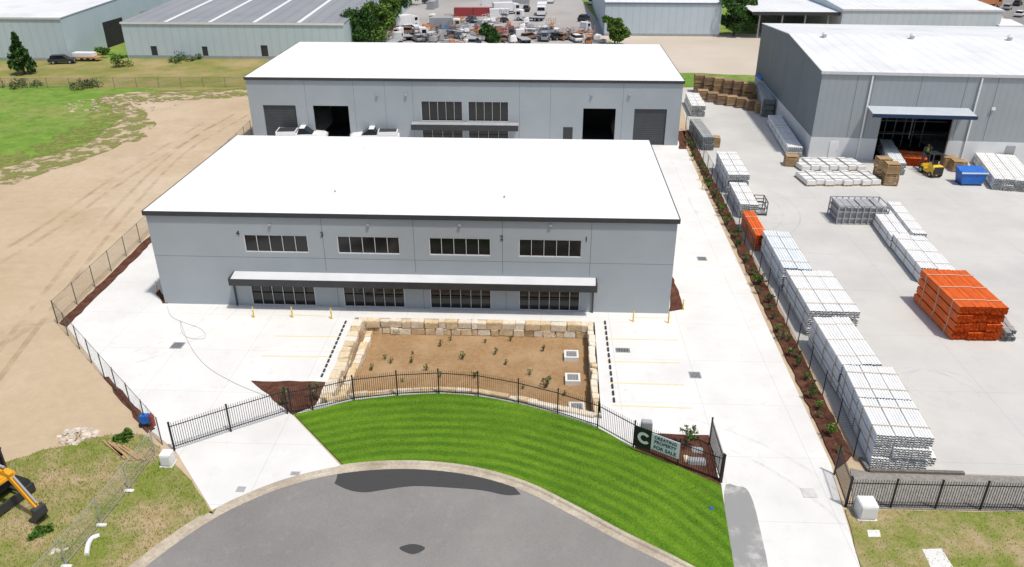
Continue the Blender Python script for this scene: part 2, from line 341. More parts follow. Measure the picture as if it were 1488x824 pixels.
ms([(86,469),(97,474),(222,350),(220,340)]); ms([(150,548),(158,547),(225,622),(214,628)])
ms([(365,553),(473,555),(458,588),(425,602)])
ms([(925,628),(1030,632),(1048,704),(980,678),(922,654)])
ms([(991,190),(1104,433),(1216,680),(1232,668),(1238,660),(1122,430),(1001,190)])
ms([(975,395),(994,448),(972,452)]); ms([(226,426),(232,420),(244,440),(236,440)]); ms([(985,190),(996,190),(998,216),(987,216)])
def block_wall(name,label,pts,courses,w,z0,ch,off=0):
    root=thing(name,G(*pts[0]),label,'wall'); P_=[G(*p) for p in pts]
    for c in range(courses):
        for i in range(len(P_)-1):
            a,b=P_[i],P_[i+1]; L=(b-a).length; d=(b-a)/L; n=Vector((-d.y,d.x,0)); t=-random.uniform(0,.3)
            while t<L-.2:
                l=min(random.uniform(.5,1.15),L-t)
                m=MB(); ww=w*random.uniform(.88,1.12); hh=ch*random.uniform(.93,1.06); o_=random.uniform(-.05,.05)
                q=[]
                for z in (z0+c*ch,z0+c*ch+hh):
                    for (s,u) in ((t,-ww/2),(t+l-.015,-ww/2),(t+l-.015,ww/2),(t,ww/2)):
                        v=a+d*s+n*(u+off+o_); q.append((v.x+random.uniform(-.035,.035),v.y+random.uniform(-.035,.035),z+random.uniform(-.035,.035)))
                m.hexa(q); m.build('block',m_stone,root,bevel=.035); t+=l
block_wall('stone_wall','sandstone block wall along the back of the planted basin, nearest the grey building',[(522,466),(694,469),(862,473)],2,.55,-.95,.55)
block_wall('stone_wall','broad sandstone block wall down the left side of the planted basin',[(521,467),(496,528),(474,581)],2,.7,-.95,.55)
block_wall('stone_wall','second row of sandstone blocks stepping inside the left basin wall',[(536,476),(512,530),(492,574)],1,.5,-.95,.6)
block_wall('stone_wall','narrow sandstone block wall down the right side of the planted basin',[(858,474),(863,540),(868,605)],2,.4,-.95,.55)
block_wall('stone_wall','curved sandstone block wall right behind the black arched fence',[(478,583),(515,576),(578,569),(638,567),(695,570),(753,580),(810,593),(866,606)],2,.45,-.95,.55)
# ================================================================ FENCES
def fence(name,label,pts,h,style,cat='fence',group=None,z=.05):
    pts=[Vector((p.x,p.y,z)) for p in pts]
    r=thing(name,pts[0],label,cat,group); pm={'chain':m_post,'black':m_black,'temp':m_galv,'picket':m_black}[style]
    for i,p in enumerate(pts):
        m=MB()
        if style=='picket': m.box(p.x-.04,p.x+.04,p.y-.04,p.y+.04,z-.3,z+h+.06); m.box(p.x-.05,p.x+.05,p.y-.05,p.y+.05,z+h+.06,z+h+.09); m.build('post',m_black,r)
        else: m.cyl((p.x,p.y,z-.3),(p.x,p.y,z+h+.05),.035 if style!='temp' else .03,8); m.build('post',pm,r)
    for a,b in zip(pts[:-1],pts[1:]):
        m=MB(); L=(b-a).length; d=(b-a)/L; up=Vector((0,0,1))
        if style=='picket':
            for zz in (.18,h-.22): m.bar(a+up*zz,b+up*zz,.035,.04)
            k=int(L/.125)
            for j in range(1,k):
                p=a+d*(L*j/k); m.bar(p+up*.06,p+up*(h-.03),.022); m.cyl(p+up*(h-.03),p+up*(h+.05),.016,4,r2=.002)
            m.build('picket_panel',m_black,r)
        else:
            m.add([a+up*.05,b+up*.05,b+up*h,a+up*h],[(0,1,2,3)]); m.build('wire_mesh',{'chain':m_chain,'black':m_chainb,'temp':m_tmesh}[style],r)
            m=MB(); m.cyl(a+up*h,b+up*h,.016,6); m.build('rail',pm,r)
            if style=='temp': m=MB(); m.cyl(a+up*.1,b+up*.1,.016,6); m.build('rail',pm,r)
    return r
def resamp(a,b,sp):
    n=max(1,round((b-a).length/sp)); return [a+(b-a)*(i/n) for i in range(n+1)]
fence('picket_fence','black arched picket fence between the lawn and the sandstone basin',[G(*p) for p in [(424,602),(455,597),(515,583),(578,576),(638,573),(695,577),(753,588),(810,603),(868,622),(920,651),(984,678),(1048,702)]],1.75,'picket')
fence('sliding_gate','black picket gate across the left driveway, beside the white pillar box',[G(*p) for p in [(254,655),(336,628),(418,602)]],1.75,'picket','gate',z=.12)
fence('swing_gate','black picket gate leaf standing open at the left of the right driveway',[G(1046,702),G(1030,648)],1.75,'picket','gate',z=.12)
fence('swing_gate','black picket gate leaf standing open beside the nearest white pipes',[G(1228,736),G(1212,690)],1.75,'picket','gate',z=.12)
fence('picket_fence','black picket fence along the gravel strip at the lower right corner',resamp(G(1229,737),G(1620,746),2.35),1.75,'picket')
fence('chain_fence','grey chain fence running back along the left dirt lot',resamp(G(84,470),G(366,196),3.0),1.8,'chain')
fence('chain_fence','chain fence stepping down from the left corner to the driveway gate',resamp(G(84,470),G(152,549),2.6)+resamp(G(152,549),G(236,646),2.6)[1:],1.8,'chain')
fence('chain_fence','dark chain fence between the mulch strip and the pipe yard',resamp(G(996,188),G(1240,664),3.0),1.8,'black')
fence('temporary_fence','galvanised temporary mesh fence crossing the rough verge by the excavator',[G(*p) for p in [(45,880),(97,822),(148,762),(188,712),(226,660)]],1.55,'temp')
fence('chain_fence','thin chain fence across the dry grass left of the rear building',resamp(G(-60,129,0),G(360,127,0),3.5),1.6,'chain')
fw=thing('retaining_wall',G(1246,664),'low dark block wall at the foot of the nearest pipe stack','wall')
m=MB(); a,b=G(1250,668),G(1262,686); b2=G(1400,690)
m.bar(a+Vector((0,0,.1)),b+Vector((0,0,.1)),.2,.2); m.bar(b+Vector((0,0,.1)),b2+Vector((0,0,.1)),.2,.2); m.build('blocks',M('dark_blocks',(.12,.11,.10),(.2,.18,.16),s=6,rough=1,bump=1,bs=10),fw)
# ================================================================ BUILDINGS
def wall_holes(mb,x0,x1,z0,z1,y,holes,dep,mi=0,rev=0):
    xs=sorted({x0,x1,*[h[0] for h in holes],*[h[1] for h in holes]}); zs=sorted({z0,z1,*[h[2] for h in holes],*[h[3] for h in holes]})
    for i in range(len(xs)-1):
        for j in range(len(zs)-1):
            cx,cz=(xs[i]+xs[i+1])/2,(zs[j]+zs[j+1])/2
            if any(h[0]<cx<h[1] and h[2]<cz<h[3] for h in holes): continue
            mb.add([(xs[i],y,zs[j]),(xs[i+1],y,zs[j]),(xs[i+1],y,zs[j+1]),(xs[i],y,zs[j+1])],[(0,1,2,3)],mi)
    for (a,b,c,d) in holes:
        for q in ([(a,y,c),(a,y+dep,c),(a,y+dep,d),(a,y,d)],[(b,y,c),(b,y,d),(b,y+dep,d),(b,y+dep,c)],[(a,y,c),(b,y,c),(b,y+dep,c),(a,y+dep,c)],[(a,y,d),(a,y+dep,d),(b,y+dep,d),(b,y,d)]):
            mb.add(q,[(0,1,2,3)],rev)
def window(root,a,b,c,d,y,n,door=False,nm='window'):
    f=MB(); t=.06
    f.box(a,b,y-.03,y+.05,d-t,d); f.box(a,b,y-.03,y+.05,c,c+t); f.box(a,a+t,y-.028,y+.048,c+t,d-t); f.box(b-t,b,y-.028,y+.048,c+t,d-t)
    for i in range(1,n):
        x=a+(b-a)*i/n; f.box(x-.018,x+.018,y-.02,y+.04,c+t,d-t)
    if door: f.box(a+t,b-t,y-.018,y+.038,c+1.0,c+1.05,1)
    o=f.build(nm,[m_frame,m_dark],root)
    g=MB(); g.box(a+t,b-t,y+.08,y+.1,c+t,d-t); g.build('glass',m_glass,o)
def text(s,size,parent,loc,rotx,mat,name='number',rz=0,ext=.01,align='CENTER',off=0):
    cu_=bpy.data.curves.new('t','FONT'); cu_.body=s; cu_.size=size; cu_.extrude=ext; cu_.align_x=align; cu_.offset=off
    o=bpy.data.objects.new('t',cu_); C.objects.link(o); bpy.context.view_layer.update()
    me=bpy.data.meshes.new_from_object(o.evaluated_get(bpy.context.evaluated_depsgraph_get())); bpy.data.objects.remove(o)
    me.materials.clear(); me.materials.append(mat)
    n=bpy.data.objects.new(name,me); C.objects.link(n); n.parent=parent; n.location=loc; n.rotation_euler=(rotx,0,rz); return n
def roof_part(root,x0,x1,y0,y1,h,mat,rise=.0,ridge=None,ov=.1,nm='roof',trim=m_dark,th=.22):
    m=MB()
    if ridge is None:
        m.hexa([(x0-ov,y0-ov,h+.02),(x1+ov,y0-ov,h+.02),(x1+ov,y1+ov,h+rise+.02),(x0-ov,y1+ov,h+rise+.02),(x0-ov,y0-ov,h+.10),(x1+ov,y0-ov,h+.10),(x1+ov,y1+ov,h+rise+.10),(x0-ov,y1+ov,h+rise+.10)])
    else:
        ym=ridge
        for (ya,yb,za,zb) in ((y0-ov,ym,h,h+rise),(ym,y1+ov,h+rise,h)):
            m.hexa([(x0-ov,ya,za),(x1+ov,ya,za),(x1+ov,yb,zb),(x0-ov,yb,zb),(x0-ov,ya,za+.1),(x1+ov,ya,za+.1),(x1+ov,yb,zb+.1),(x0-ov,yb,zb+.1)])
    r=m.build(nm,mat,root)
    t=MB(); o2=ov+.06
    t.box(x0-o2,x1+o2,y0-o2,y0-ov-.003,h-th,h+.12)
    if ridge is None:
        for xa,xb in ((x0-o2,x0-ov-.003),(x1+ov+.003,x1+o2)):
            t.hexa([(xa,y0-ov,h-th),(xb,y0-ov,h-th),(xb,y1+ov,h+rise-th),(xa,y1+ov,h+rise-th),(xa,y0-ov,h+.13),(xb,y0-ov,h+.13),(xb,y1+ov,h+rise+.13),(xa,y1+ov,h+rise+.13)])
    t.build('gutter',trim,root); return r
def side_walls(mb,x0,x1,y0,y1,h,rise=0,ridge=None,mi=0,z0=-.2):
    if ridge is None:
        for x in (x0,x1): mb.add([(x,y0,z0),(x,y1,z0),(x,y1,h+rise),(x,y0,h)],[(0,1,2,3)],mi)
        mb.add([(x0,y1,z0),(x1,y1,z0),(x1,y1,h+rise),(x0,y1,h+rise)],[(0,1,2,3)],mi)
    else:
        for x in (x0,x1): mb.add([(x,y0,z0),(x,y1,z0),(x,y1,h),(x,ridge,h+rise),(x,y0,h)],[(0,1,2,3,4)],mi)
        mb.add([(x0,y1,z0),(x1,y1,z0),(x1,y1,h),(x0,y1,h)],[(0,1,2,3)],mi)
# --- front building
X0,X1,Y0,Y1,HH=-28.75,9.5,51.5,70.4,7.52
B=thing('warehouse',(X0,Y0,0),'nearest grey warehouse with four numbered units and a long dark awning','building')
def fp(px,py,y=Y0): return PL(px,py,0,y,0)
ups=[(353,446,341,366),(489,580,343,369),(623,713,346,371),(754,846,347,373)]
los=[(368,460,443),(501,589,445),(626,714,447),(754,842,449)]
hol=[]; 
for (a,b,c,d) in ups: hol.append((fp(a,c)[0],fp(b,c)[0],fp(a,d)[1],fp(a,c)[1]))
for (a,b,d) in los: hol.append((fp(a,d)[0],fp(b,d)[0],.07,2.35))
zt=max(h[3] for h in hol[:4]); hol=[(h[0],h[1],zt-1.42,zt-.02) if i<4 else h for i,h in enumerate(hol)]
mb=MB(); wall_holes(mb,X0,X1,-.2,HH,Y0,hol,.16); side_walls(mb,X0,X1,Y0,Y1,HH,.2)
jx=[fp(p,330)[0] for p in (467,600,730,860)]
for x in jx: mb.box(x-.02,x+.02,Y0-.004,Y0+.01,3.05,HH-.3,1)
for x in [fp(p,330)[0] for p in (480,610,735)]: mb.box(x-.02,x+.02,Y0-.004,Y0+.01,0,2.1,1)
mb.box(X0,X1,Y0-.005,Y0+.01,4.06,4.085,1)
mb.build('wall',[m_wall,m_joint],B)
roof_part(B,X0,X1,Y0,Y1,HH,m_roof,.2)
for i,h in enumerate(hol): window(B,*h[:4],Y0+.05,5 if i<4 else 6,door=i>=4,nm='window' if i<4 else 'shopfront')
xa,xb=fp(329,400,Y0-1.3)[0],fp(869,408,Y0-1.3)[0]
m=MB(); m.box(xa,xb,Y0-1.2,Y0-1.12,2.28,2.80); m.box(xa,xa+.08,Y0-1.118,Y0-.01,2.3,2.88); m.box(xb-.08,xb,Y0-1.118,Y0-.01,2.3,2.88); aw=m.build('awning',m_dark,B)
m=MB(); m.hexa([(xa+.09,Y0-1.11,2.64),(xb-.09,Y0-1.11,2.64),(xb-.09,Y0-.01,2.84),(xa+.09,Y0-.01,2.84),(xa+.09,Y0-1.11,2.70),(xb-.09,Y0-1.11,2.70),(xb-.09,Y0-.01,2.90),(xa+.09,Y0-.01,2.90)]); m.build('awning_top',m_awt,aw)
for px in (342,862):
    x=fp(px,430,Y0-.2)[0]; m=MB(); m.box(x-.05,x+.05,Y0-.16,Y0-.06,0,2.6); m.build('downpipe',m_dark,B)
for s,px,py in (('4',346,341),('3',468,343),('2',729,348),('1',852,350)):
    x,z=fp(px,py); text(s,.55,B,(x-X0,-.03,z-.05),PI/2,m_black)
for px in (392,535,668,800):
    x,z=fp(px,327); m=MB(); m.box(x-.1,x+.1,Y0-.14,Y0-.002,z-.06,z+.06); m.build('wall_light',m_grey,B)
for px,py in ((487,280),(733,288),(528,218)):
    g=G(px,py,HH+.1); m=MB(); m.cyl((g.x,g.y,HH),(g.x,g.y,HH+.25),.06,8); m.cyl((g.x,g.y,HH+.25),(g.x,g.y,HH+.33),.09,8,r2=.02); m.build('roof_vent',m_grey,B)
# --- rear building
X0,X1,Y0,Y1,HH=-36.9,16.6,95.5,119.2,7.9
B=thing('warehouse',(X0,Y0,0),'rear grey warehouse with four large roller doors, behind the nearest building','building')
def bx(px,py,y=None): return PL(px,py,0,y or 95.5,0)
hd=[(bx(385,176)[0],bx(432,176)[0],0,bx(408,153)[1]),(bx(457,176)[0],bx(508,176)[0],0,bx(480,154)[1]),(bx(847,176)[0],bx(894,176)[0],0,bx(870,160)[1]),(bx(921,176)[0],bx(968,176)[0],0,bx(945,160)[1])]
zd=hd[0][3]; hd=[(a,b,.05,zd) for a,b,_,_ in hd]
hw=[(bx(a,160)[0],bx(b,160)[0],bx(640,176)[1],bx(640,147)[1]) for a,b in ((612,672),(680,739))]
zl=bx(660,181)[1]
hl=[(bx(a,160)[0],bx(b,160)[0],.06,zl) for a,b in ((612,672),(680,739))]
hm=[(bx(818,195)[0],bx(832,195)[0],.05,2.2)]
mb=MB(); wall_holes(mb,X0,X1,-.2,HH,Y0,hd+hw+hl+hm,.2); side_walls(mb,X0,X1,Y0,Y1,HH,.3)
for px in (445,515,560,600,755,800,905): x=bx(px,150)[0]; mb.box(x-.02,x+.02,Y0-.004,Y0+.01,0,HH-.3,1)
mb.build('wall',[m_wall,m_joint],B); roof_part(B,X0,X1,Y0,Y1,HH,m_roof,.3)
for h in hw: window(B,*h,Y0+.05,5)
for h in hl: window(B,*h,Y0+.05,4,True,'shopfront')
for i in (0,3):
    a,b,c,d=hd[i]; m=MB(); m.box(a,b,Y0+.15,Y0+.2,c,d); m.build('roller_door',m_shut,B)
for i in (1,2):
    a,b,c,d=hd[i]; m=MB(); m.box(a-.2,b+.2,Y0+.25,Y0+9,.045,.055); m.box(a-.2,b+.2,Y0+8.9,Y0+9,0,HH-.5); m.build('interior',m_int,B)
m=MB(); m.box(hm[0][0],hm[0][1],Y0+.05,Y0+.1,.05,2.2); m.build('door',m_dark,B)
xa,xb=bx(597,186,94.2)[0],bx(753,186,94.2)[0]; za,zb_=bx(675,182,94.3)[1],bx(675,190,94.3)[1]
m=MB(); m.box(xa,xb,Y0-1.2,Y0-1.1,zb_,za); m.hexa([(xa,Y0-1.09,za-.14),(xb,Y0-1.09,za-.14),(xb,Y0-.01,za+.0),(xa,Y0-.01,za+.0),(xa,Y0-1.09,za-.06),(xb,Y0-1.09,za-.06),(xb,Y0-.01,za+.08),(xa,Y0-.01,za+.08)],1); m.build('awning',[m_dark,m_grey],B)
for px in (548,590,860,915): 
    x,z=bx(px,138); m=MB(); m.box(x-.15,x+.15,Y0-.2,Y0-.002,z-.1,z+.1); m.build('wall_light',m_grey,B)
# --- right building (rotated)
RA=R(-3.4); OX,OY=31.3,90.9
B=thing('warehouse',(0,0,0),'large grey clad warehouse beside the pipe yard with a blue edged canopy','building')
def rp(px,py): return PL(px,py,OX,OY,RA)
W2,D2,h2=60,37,10.1
dh=(rp(1275,200)[0],rp(1379,200)[0],.05,rp(1325,170)[1])
mb=MB(); wall_holes(mb,0,W2,2.6,h2,0,[(dh[0],dh[1],2.6,dh[3])],.3)
mb.add([(W2,0,0),(W2,D2,0),(W2,D2,h2),(W2,0,h2)],[(0,1,2,3)]); mb.add([(0,D2,0),(W2,D2,0),(W2,D2,h2),(0,D2,h2)],[(0,1,2,3)])
for px in (1238,1262,1330,1395,1440): x=rp(px,160)[0]; mb.box(x-.03,x+.03,-.01,.01,2.7,h2-.2,1)
mb.build('wall',[m_wall2,m_joint],B)
m=MB(); m.add([(0,0,2.6),(0,D2,2.6),(0,D2,h2),(0,D2*.5,h2+1.3),(0,0,h2)],[(0,1,2,3,4)]); 
for y in (9,18,27): m.box(-.01,.01,y-.04,y+.04,2.6,h2,1)
m.build('side_wall',[m_wall2_shade,m_joint],B)
m=MB(); wall_holes(m,-.03,W2,-.2,2.6,-.03,[(dh[0],dh[1],-.2,2.6)],.33); m.add([(-.03,-.03,-.2),(-.03,D2,-.2),(-.03,D2,2.6),(-.03,-.03,2.6)],[(0,1,2,3)]); m.add([(-.03,-.03,2.6),(W2,-.03,2.6),(W2,.0,2.6),(-.03,0,2.6)],[(0,1,2,3)]); m.build('base_wall',m_whitew,B)
roof_part(B,0,W2,0,D2,h2,m_roofg,1.3,ridge=D2*.5,trim=m_frame,th=.2)
for x in (4,15,27,39,50): m=MB(); m.cyl((x,D2*.5-2,h2+1.0),(x,D2*.5-2,h2+1.7),.3,10); m.cyl((x,D2*.5-2,h2+1.7),(x,D2*.5-2,h2+1.95),.45,10,r2=.12); m.build('roof_vent',m_frame,B)
m=MB(); m.box(dh[0]-.5,dh[1]+.5,.35,14,.035,.045); m.box(dh[0]-6,dh[1]+6,13.9,14,0,9); m.build('interior',m_int,B)
m=MB()
for i in range(7):
    x=dh[0]+(dh[1]-dh[0])*(i+.5)/7; m.box(x-.04,x+.04,6,6.1,0,4.8); 
for z in (1.6,3.2,4.6): m.box(dh[0]-2,dh[1]+2,6,7,z,z+.08)
m.build('rack',m_grey,B)
xa,xb=rp(1258,162)[0],rp(1406,162)[0]; zc=rp(1330,160)[1]+.25
m=MB(); m.hexa([(xa,-2.6,zc-.3),(xb,-2.6,zc-.3),(xb,-.02,zc),(xa,-.02,zc),(xa,-2.6,zc-.18),(xb,-2.6,zc-.18),(xb,-.02,zc+.12),(xa,-.02,zc+.12)]); cn=m.build('canopy',m_canopy,B)
m=MB(); m.box(xa-.05,xb+.05,-2.68,-2.605,zc-.55,zc-.15); m.build('canopy_edge',M('navy_paint',(.02,.04,.10)),cn)
for px in (1252,1407): x=rp(px,190)[0]; m=MB(); m.box(x-.08,x+.08,-.2,-.04,0,h2-.3); m.build('downpipe',m_white,B)
x=rp(1210,220)[0]; m=MB(); m.box(x-.5,x+.5,-.09,-.04,.05,2.2); m.box(x+.34,x+.4,-.11,-.092,1,1.1,1); m.build('door',[m_white,m_dark],B)
x=rp(1467,220)[0]; m=MB(); m.box(x-.5,x+.5,-.09,-.04,.05,2.2); m.build('door',m_grey,B)
m=MB(); x,z=rp(1443,158); m.box(x-.2,x+.2,-.2,-.02,z-.15,z+.15); m.build('wall_light',m_white,B)
B.location=(OX,OY,0); B.rotation_euler=(0,0,RA)
# --- background sheds
def shed(label,pl,pr,ptop,depth,wallm,roofm,rise=.8,doors=(),trim=m_frame,strips=0,ridge=True,openx=None):
    a,b=G(*pl),G(*pr); y=(a.y+b.y)/2; h=PL(pl[0],ptop,0,y,0)[1]; r=thing('shed',(a.x,y,0),label,'building')
    m=MB(); hs=[]
    for (u,v,t) in doors: hs.append((PL(u,pl[1],0,y,0)[0],PL(v,pl[1],0,y,0)[0],.06,t))
    wall_holes(m,a.x,b.x,-.2,h,y,hs,.2); side_walls(m,a.x,b.x,y,y+depth,h,rise if ridge else 0,y+depth/2 if ridge else None); 
    m.box(a.x,b.x,y-.02,y+.0,0,.6,1)
    m.build('wall',[wallm,m_grey],r); roof_part(r,a.x,b.x,y,y+depth,h,roofm,rise if ridge else 0,y+depth/2 if ridge else None,trim=trim)
    for hh in hs: m=MB(); m.box(hh[0],hh[1],y+.1,y+.15,hh[2],hh[3]); m.build('door',m_dark,r)
    for i in range(strips):
        x=a.x+(b.x-a.x)*(i+1)/(strips+1); m=MB(); yy=[(y+.3,h+.13),(y+depth/2,h+rise+.13)]
        m.hexa([(x-.35,yy[0][0],yy[0][1]),(x+.35,yy[0][0],yy[0][1]),(x+.35,yy[1][0],yy[1][1]),(x-.35,yy[1][0],yy[1][1]),(x-.35,yy[0][0],yy[0][1]+.06),(x+.35,yy[0][0],yy[0][1]+.06),(x+.35,yy[1][0],yy[1][1]+.06),(x-.35,yy[1][0],yy[1][1]+.06)]); m.build('skylight',m_white,r)
    return r,a,b,y,h
shed('long far shed with grey ribbed roof and pale skylight strips',(183,86),(505,86),33,75,m_pale,m_roofd,2.0,[(222,231,2.3),(296,304,2.3),(381,391,2.6)],strips=4,trim=m_white)
r,a,b,y,h=shed('pale grey shed at the top left corner with a dark side opening',(-160,88),(105,88),25,70,m_pale,m_roofg,1.5)
m=MB(); m.box(b.x+.01,b.x+.06,y+14,y+22,0,5); m.build('side_door',m_int,r)
m=MB(); m.box(b.x+.01,b.x+.05,y+30,y+38,0,5); m.build('side_door',m_grey,r)
shed('white ribbed shed beyond the beige pavement, left of the dark tree',(878,53),(1044,53),4,60,m_pale,m_roofg,1.0,trim=m_dblue)
r,a,b,y,h=shed('long pale shed showing above the large grey warehouse roof',(1215,58),(1450,62),14,40,m_pale,m_roofg,1.0,[(1228,1240,3)])
shed('small low shed at the right end of the long pale shed',(1447,62),(1482,62),38,12,m_pale,m_roofg,.5)
cp=thing('open_carport',G(1100,56),'open sided white roofed canopy shed behind the beige pavement','building')
a=G(1098,56); b=G(1236,58); y=a.y
for x in np.linspace(a.x+.3,b.x-.3,5):
    for yy in (y,y+22): m=MB(); m.box(x-.15,x+.15,yy,yy+.3,0,5.4); m.build('post',m_grey,cp)
m=MB(); m.box(a.x-1.5,b.x+.3,y-1,y+34,5.4,5.6); m.build('roof',m_roofg,cp); m=MB(); m.box(a.x-1.6,b.x+.4,y-1.1,y-1.02,5.0,5.7); m.build('fascia',m_dark,cp)
m=MB(); m.box(a.x+4,b.x,y+23,y+23.2,0,5.38); m.build('rear_wall',m_grey,cp)
# ================================================================ GROUND DETAILS
def line(px0,px1,w,mat,nm,z=.046,kind='structure'):
    a,b=G(*px0),G(*px1); d=(b-a).normalized(); n=Vector((-d.y,d.x,0))*w/2
    m=MB(); m.add([(a.x-n.x,a.y-n.y,z),(b.x-n.x,b.y-n.y,z),(b.x+n.x,b.y+n.y,z),(a.x+n.x,a.y+n.y,z)],[(0,1,2,3)]); o=m.build(nm,mat); o['kind']=kind; return o
for a,b in (((398,489),(492,490)),((380,518),(482,519)),((420,458),(480,460)),((880,493),(985,495)),((882,526),(988,528)),((884,557),(994,560)),((890,590),(1006,594)),((918,462),(975,463))): line(a,b,.11,m_yline,'parking_line')
for nm,(a,b),lb in (('wheel_stop',((503,468),(466,552)),'left'),('wheel_stop',((879,468),(893,590)),'right')):
    A_,B_=G(*a),G(*b); n=13 if lb=='left' else 14; d=(B_-A_)/n
    for i in range(n):
        p=A_+d*i; m=MB(); q=p+d*.62; m.bar((p.x,p.y,.09),(q.x,q.y,.09),.13,.10); o=m.build('wheel_stop',m_dark,bevel=.02)
        tag(o,'short dark kerb piece in the dashed row beside the %s sandstone wall'%lb,'wheel stop','dashed kerb row, %s of the basin'%lb)
def drain(px,py,w,l,label):
    g=G(px,py,.045); r=thing('drain_grate',g,label,'drain')
    m=MB(); m.box(g.x-w,g.x+w,g.y-l,g.y-l+.06,.03,.058); m.box(g.x-w,g.x+w,g.y+l-.06,g.y+l,.03,.058); m.box(g.x-w,g.x-w+.06,g.y-l+.06,g.y+l-.06,.03,.058); m.box(g.x+w-.06,g.x+w,g.y-l+.06,g.y+l-.06,.03,.058); m.build('frame',m_grey,r)
    m=MB(); m.box(g.x-w+.06,g.x+w-.06,g.y-l+.06,g.y+l-.06,.042,.046,1)
    for i in range(8): x=g.x-w+.06+(2*w-.12)*(i+.5)/8; m.box(x-.02,x+.02,g.y-l+.06,g.y+l-.06,.047,.055)
    m.build('grate',[m_grey,m_black],r)
drain(258,502,.42,.42,'dark square drain grate in the left concrete apron'); drain(1010,545,.38,.38,'dark square drain grate in the right driveway near the parking lines')
drain(1020,376,.4,.4,'dark square drain grate beside the mulch strip, level with the upper windows'); drain(905,509,.5,.3,'pale drain cover between the first yellow parking lines')
drain(350,711,.22,.2,'small drain grate low on the left driveway')
drain(429,688,.25,.15,'small yellowish cover near the kerb on the left driveway')
g=G(1175,717); m=MB(); m.box(g.x-.36,g.x+.36,g.y-.36,g.y+.36,.03,.05); tag(m.build('pit_lid',M('lid_concrete',(.5,.5,.48),(.58,.57,.55),s=3),bevel=.01),'pale square pit lid on the right driveway by the open gate','drain')
for px,py,l in ((830,519,'upper'),(832,553,'middle'),(838,596,'lowest')):
    g=G(px,py,-.9); r=thing('concrete_pit',g,'%s of the three square concrete pits in the basin floor'%l,'pit')
    m=MB(); w=.5
    m.box(g.x-w,g.x+w,g.y-w,g.y-w+.14,-1,-.62); m.box(g.x-w,g.x+w,g.y+w-.14,g.y+w,-1,-.62); m.box(g.x-w,g.x-w+.14,g.y-w+.14,g.y+w-.14,-1,-.62); m.box(g.x+w-.14,g.x+w,g.y-w+.14,g.y+w-.14,-1,-.62); m.build('surround',m_conc,r)
    m=MB(); m.box(g.x-w+.14,g.x+w-.14,g.y-w+.14,g.y+w-.14,-.9,-.76); [m.box(g.x-.34+i*.1,g.x-.31+i*.1,g.y-.36,g.y+.36,-.75,-.66) for i in range(7)]; m.build('grate',m_grey,r)
def mk_bollard():
    r=thing('bollard'); m=MB(); m.cyl((0,0,-.02),(0,0,.85),.05,12); m.cyl((0,0,.85),(0,0,.89),.05,12,r2=.02); m.build('tube',m_yel,r); m=MB(); m.cyl((0,0,-.02),(0,0,.03),.1,12); m.build('base',m_yel,r); m=MB(); m.cyl((0,0,.65),(0,0,.73),.052,12); m.build('band',m_white,r); return r
for px,py,l in ((369,461,'under the left end of the long awning'),(425,461,'in front of the gap between the two left shopfronts'),(482,463,'at the top of the left dashed kerb row'),(920,467,'right of the awning near the top parking line'),(971,469,'at the front right corner of the nearest building'),(992,450,'beside the small mulch triangle at the nearest building'),(229,424,'at the front left corner of the nearest building'),(1016,262,'beside the mulch strip behind the nearest building'),(1020,275,'beside the mulch strip, in front of the farthest one')):
    place('bollard',mk_bollard,G(px,py,.04),0,'yellow steel bollard '+l,'bollard')
def arcmark(px,py,r0,a0,a1,w,z=.048):
    c=G(px,py); m=MB(); n=28
    for i in range(n):
        t0,t1=a0+(a1-a0)*i/n,a0+(a1-a0)*(i+1)/n
        m.add([(c.x+math.cos(t)*rr,c.y+math.sin(t)*rr,z) for t,rr in ((t0,r0),(t1,r0),(t1,r0+w),(t0,r0+w))],[(0,1,2,3)])
    o=m.build('tyre_mark',m_tyremark); o['kind']='structure'
for i,a in enumerate(((1360,560,1.6,0,4.5,.1),(1372,566,2.3,.4,5,.09),(1350,575,3.1,0,3.6,.09),(1390,590,3.9,1,4,.1),(1000,300,9,-1,1.1,.18),(1000,300,10.6,-1,1.1,.18),(960,330,9,-.9,.9,.2),(150,440,9,-.9,.7,.2),(150,440,10.6,-.9,.7,.2),(980,255,6,-1,1.3,.15),(1250,380,9,2,4,.15),(1250,380,10.5,2,4,.15),(900,850,12,.2,1.2,.2),(900,850,13.6,.2,1.2,.2),(1180,300,12,3,4.6,.2))): arcmark(*a,z=.048+i*.0006)
def curve_tube(pts,r,name,mat,z=.06):
    P_=catmull([G(p[0],p[1],z) for p in pts],6); m=MB()
    for a,b in zip(P_[:-1],P_[1:]): m.cyl(a,b,r,5,caps=False)
    return m.build(name,mat)
tag(curve_tube([(243,445),(252,462),(292,478),(296,492),(268,488),(262,466),(275,500),(300,532),(340,556),(378,572),(400,580)],.014,'hose',m_grey),'thin dark hose looping across the left concrete apron','hose')
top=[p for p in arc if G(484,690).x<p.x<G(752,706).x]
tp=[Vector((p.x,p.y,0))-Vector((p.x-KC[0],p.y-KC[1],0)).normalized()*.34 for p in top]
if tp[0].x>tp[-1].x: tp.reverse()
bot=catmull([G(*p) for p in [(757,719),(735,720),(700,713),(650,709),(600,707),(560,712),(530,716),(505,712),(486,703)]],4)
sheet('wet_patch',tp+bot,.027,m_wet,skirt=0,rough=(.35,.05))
sheet('oil_patch',catmull([G(*p) for p in [(580,797),(600,791),(618,797),(600,806)]],4,True),.03,m_wet,skirt=0)
sheet('damp_patch',catmull([G(*p) for p in [(1052,716),(1072,708),(1088,716),(1102,760),(1118,860),(1070,860)]],4,True),.065,m_greypatch,skirt=0)  # darker grey patch along the left edge of the right driveway
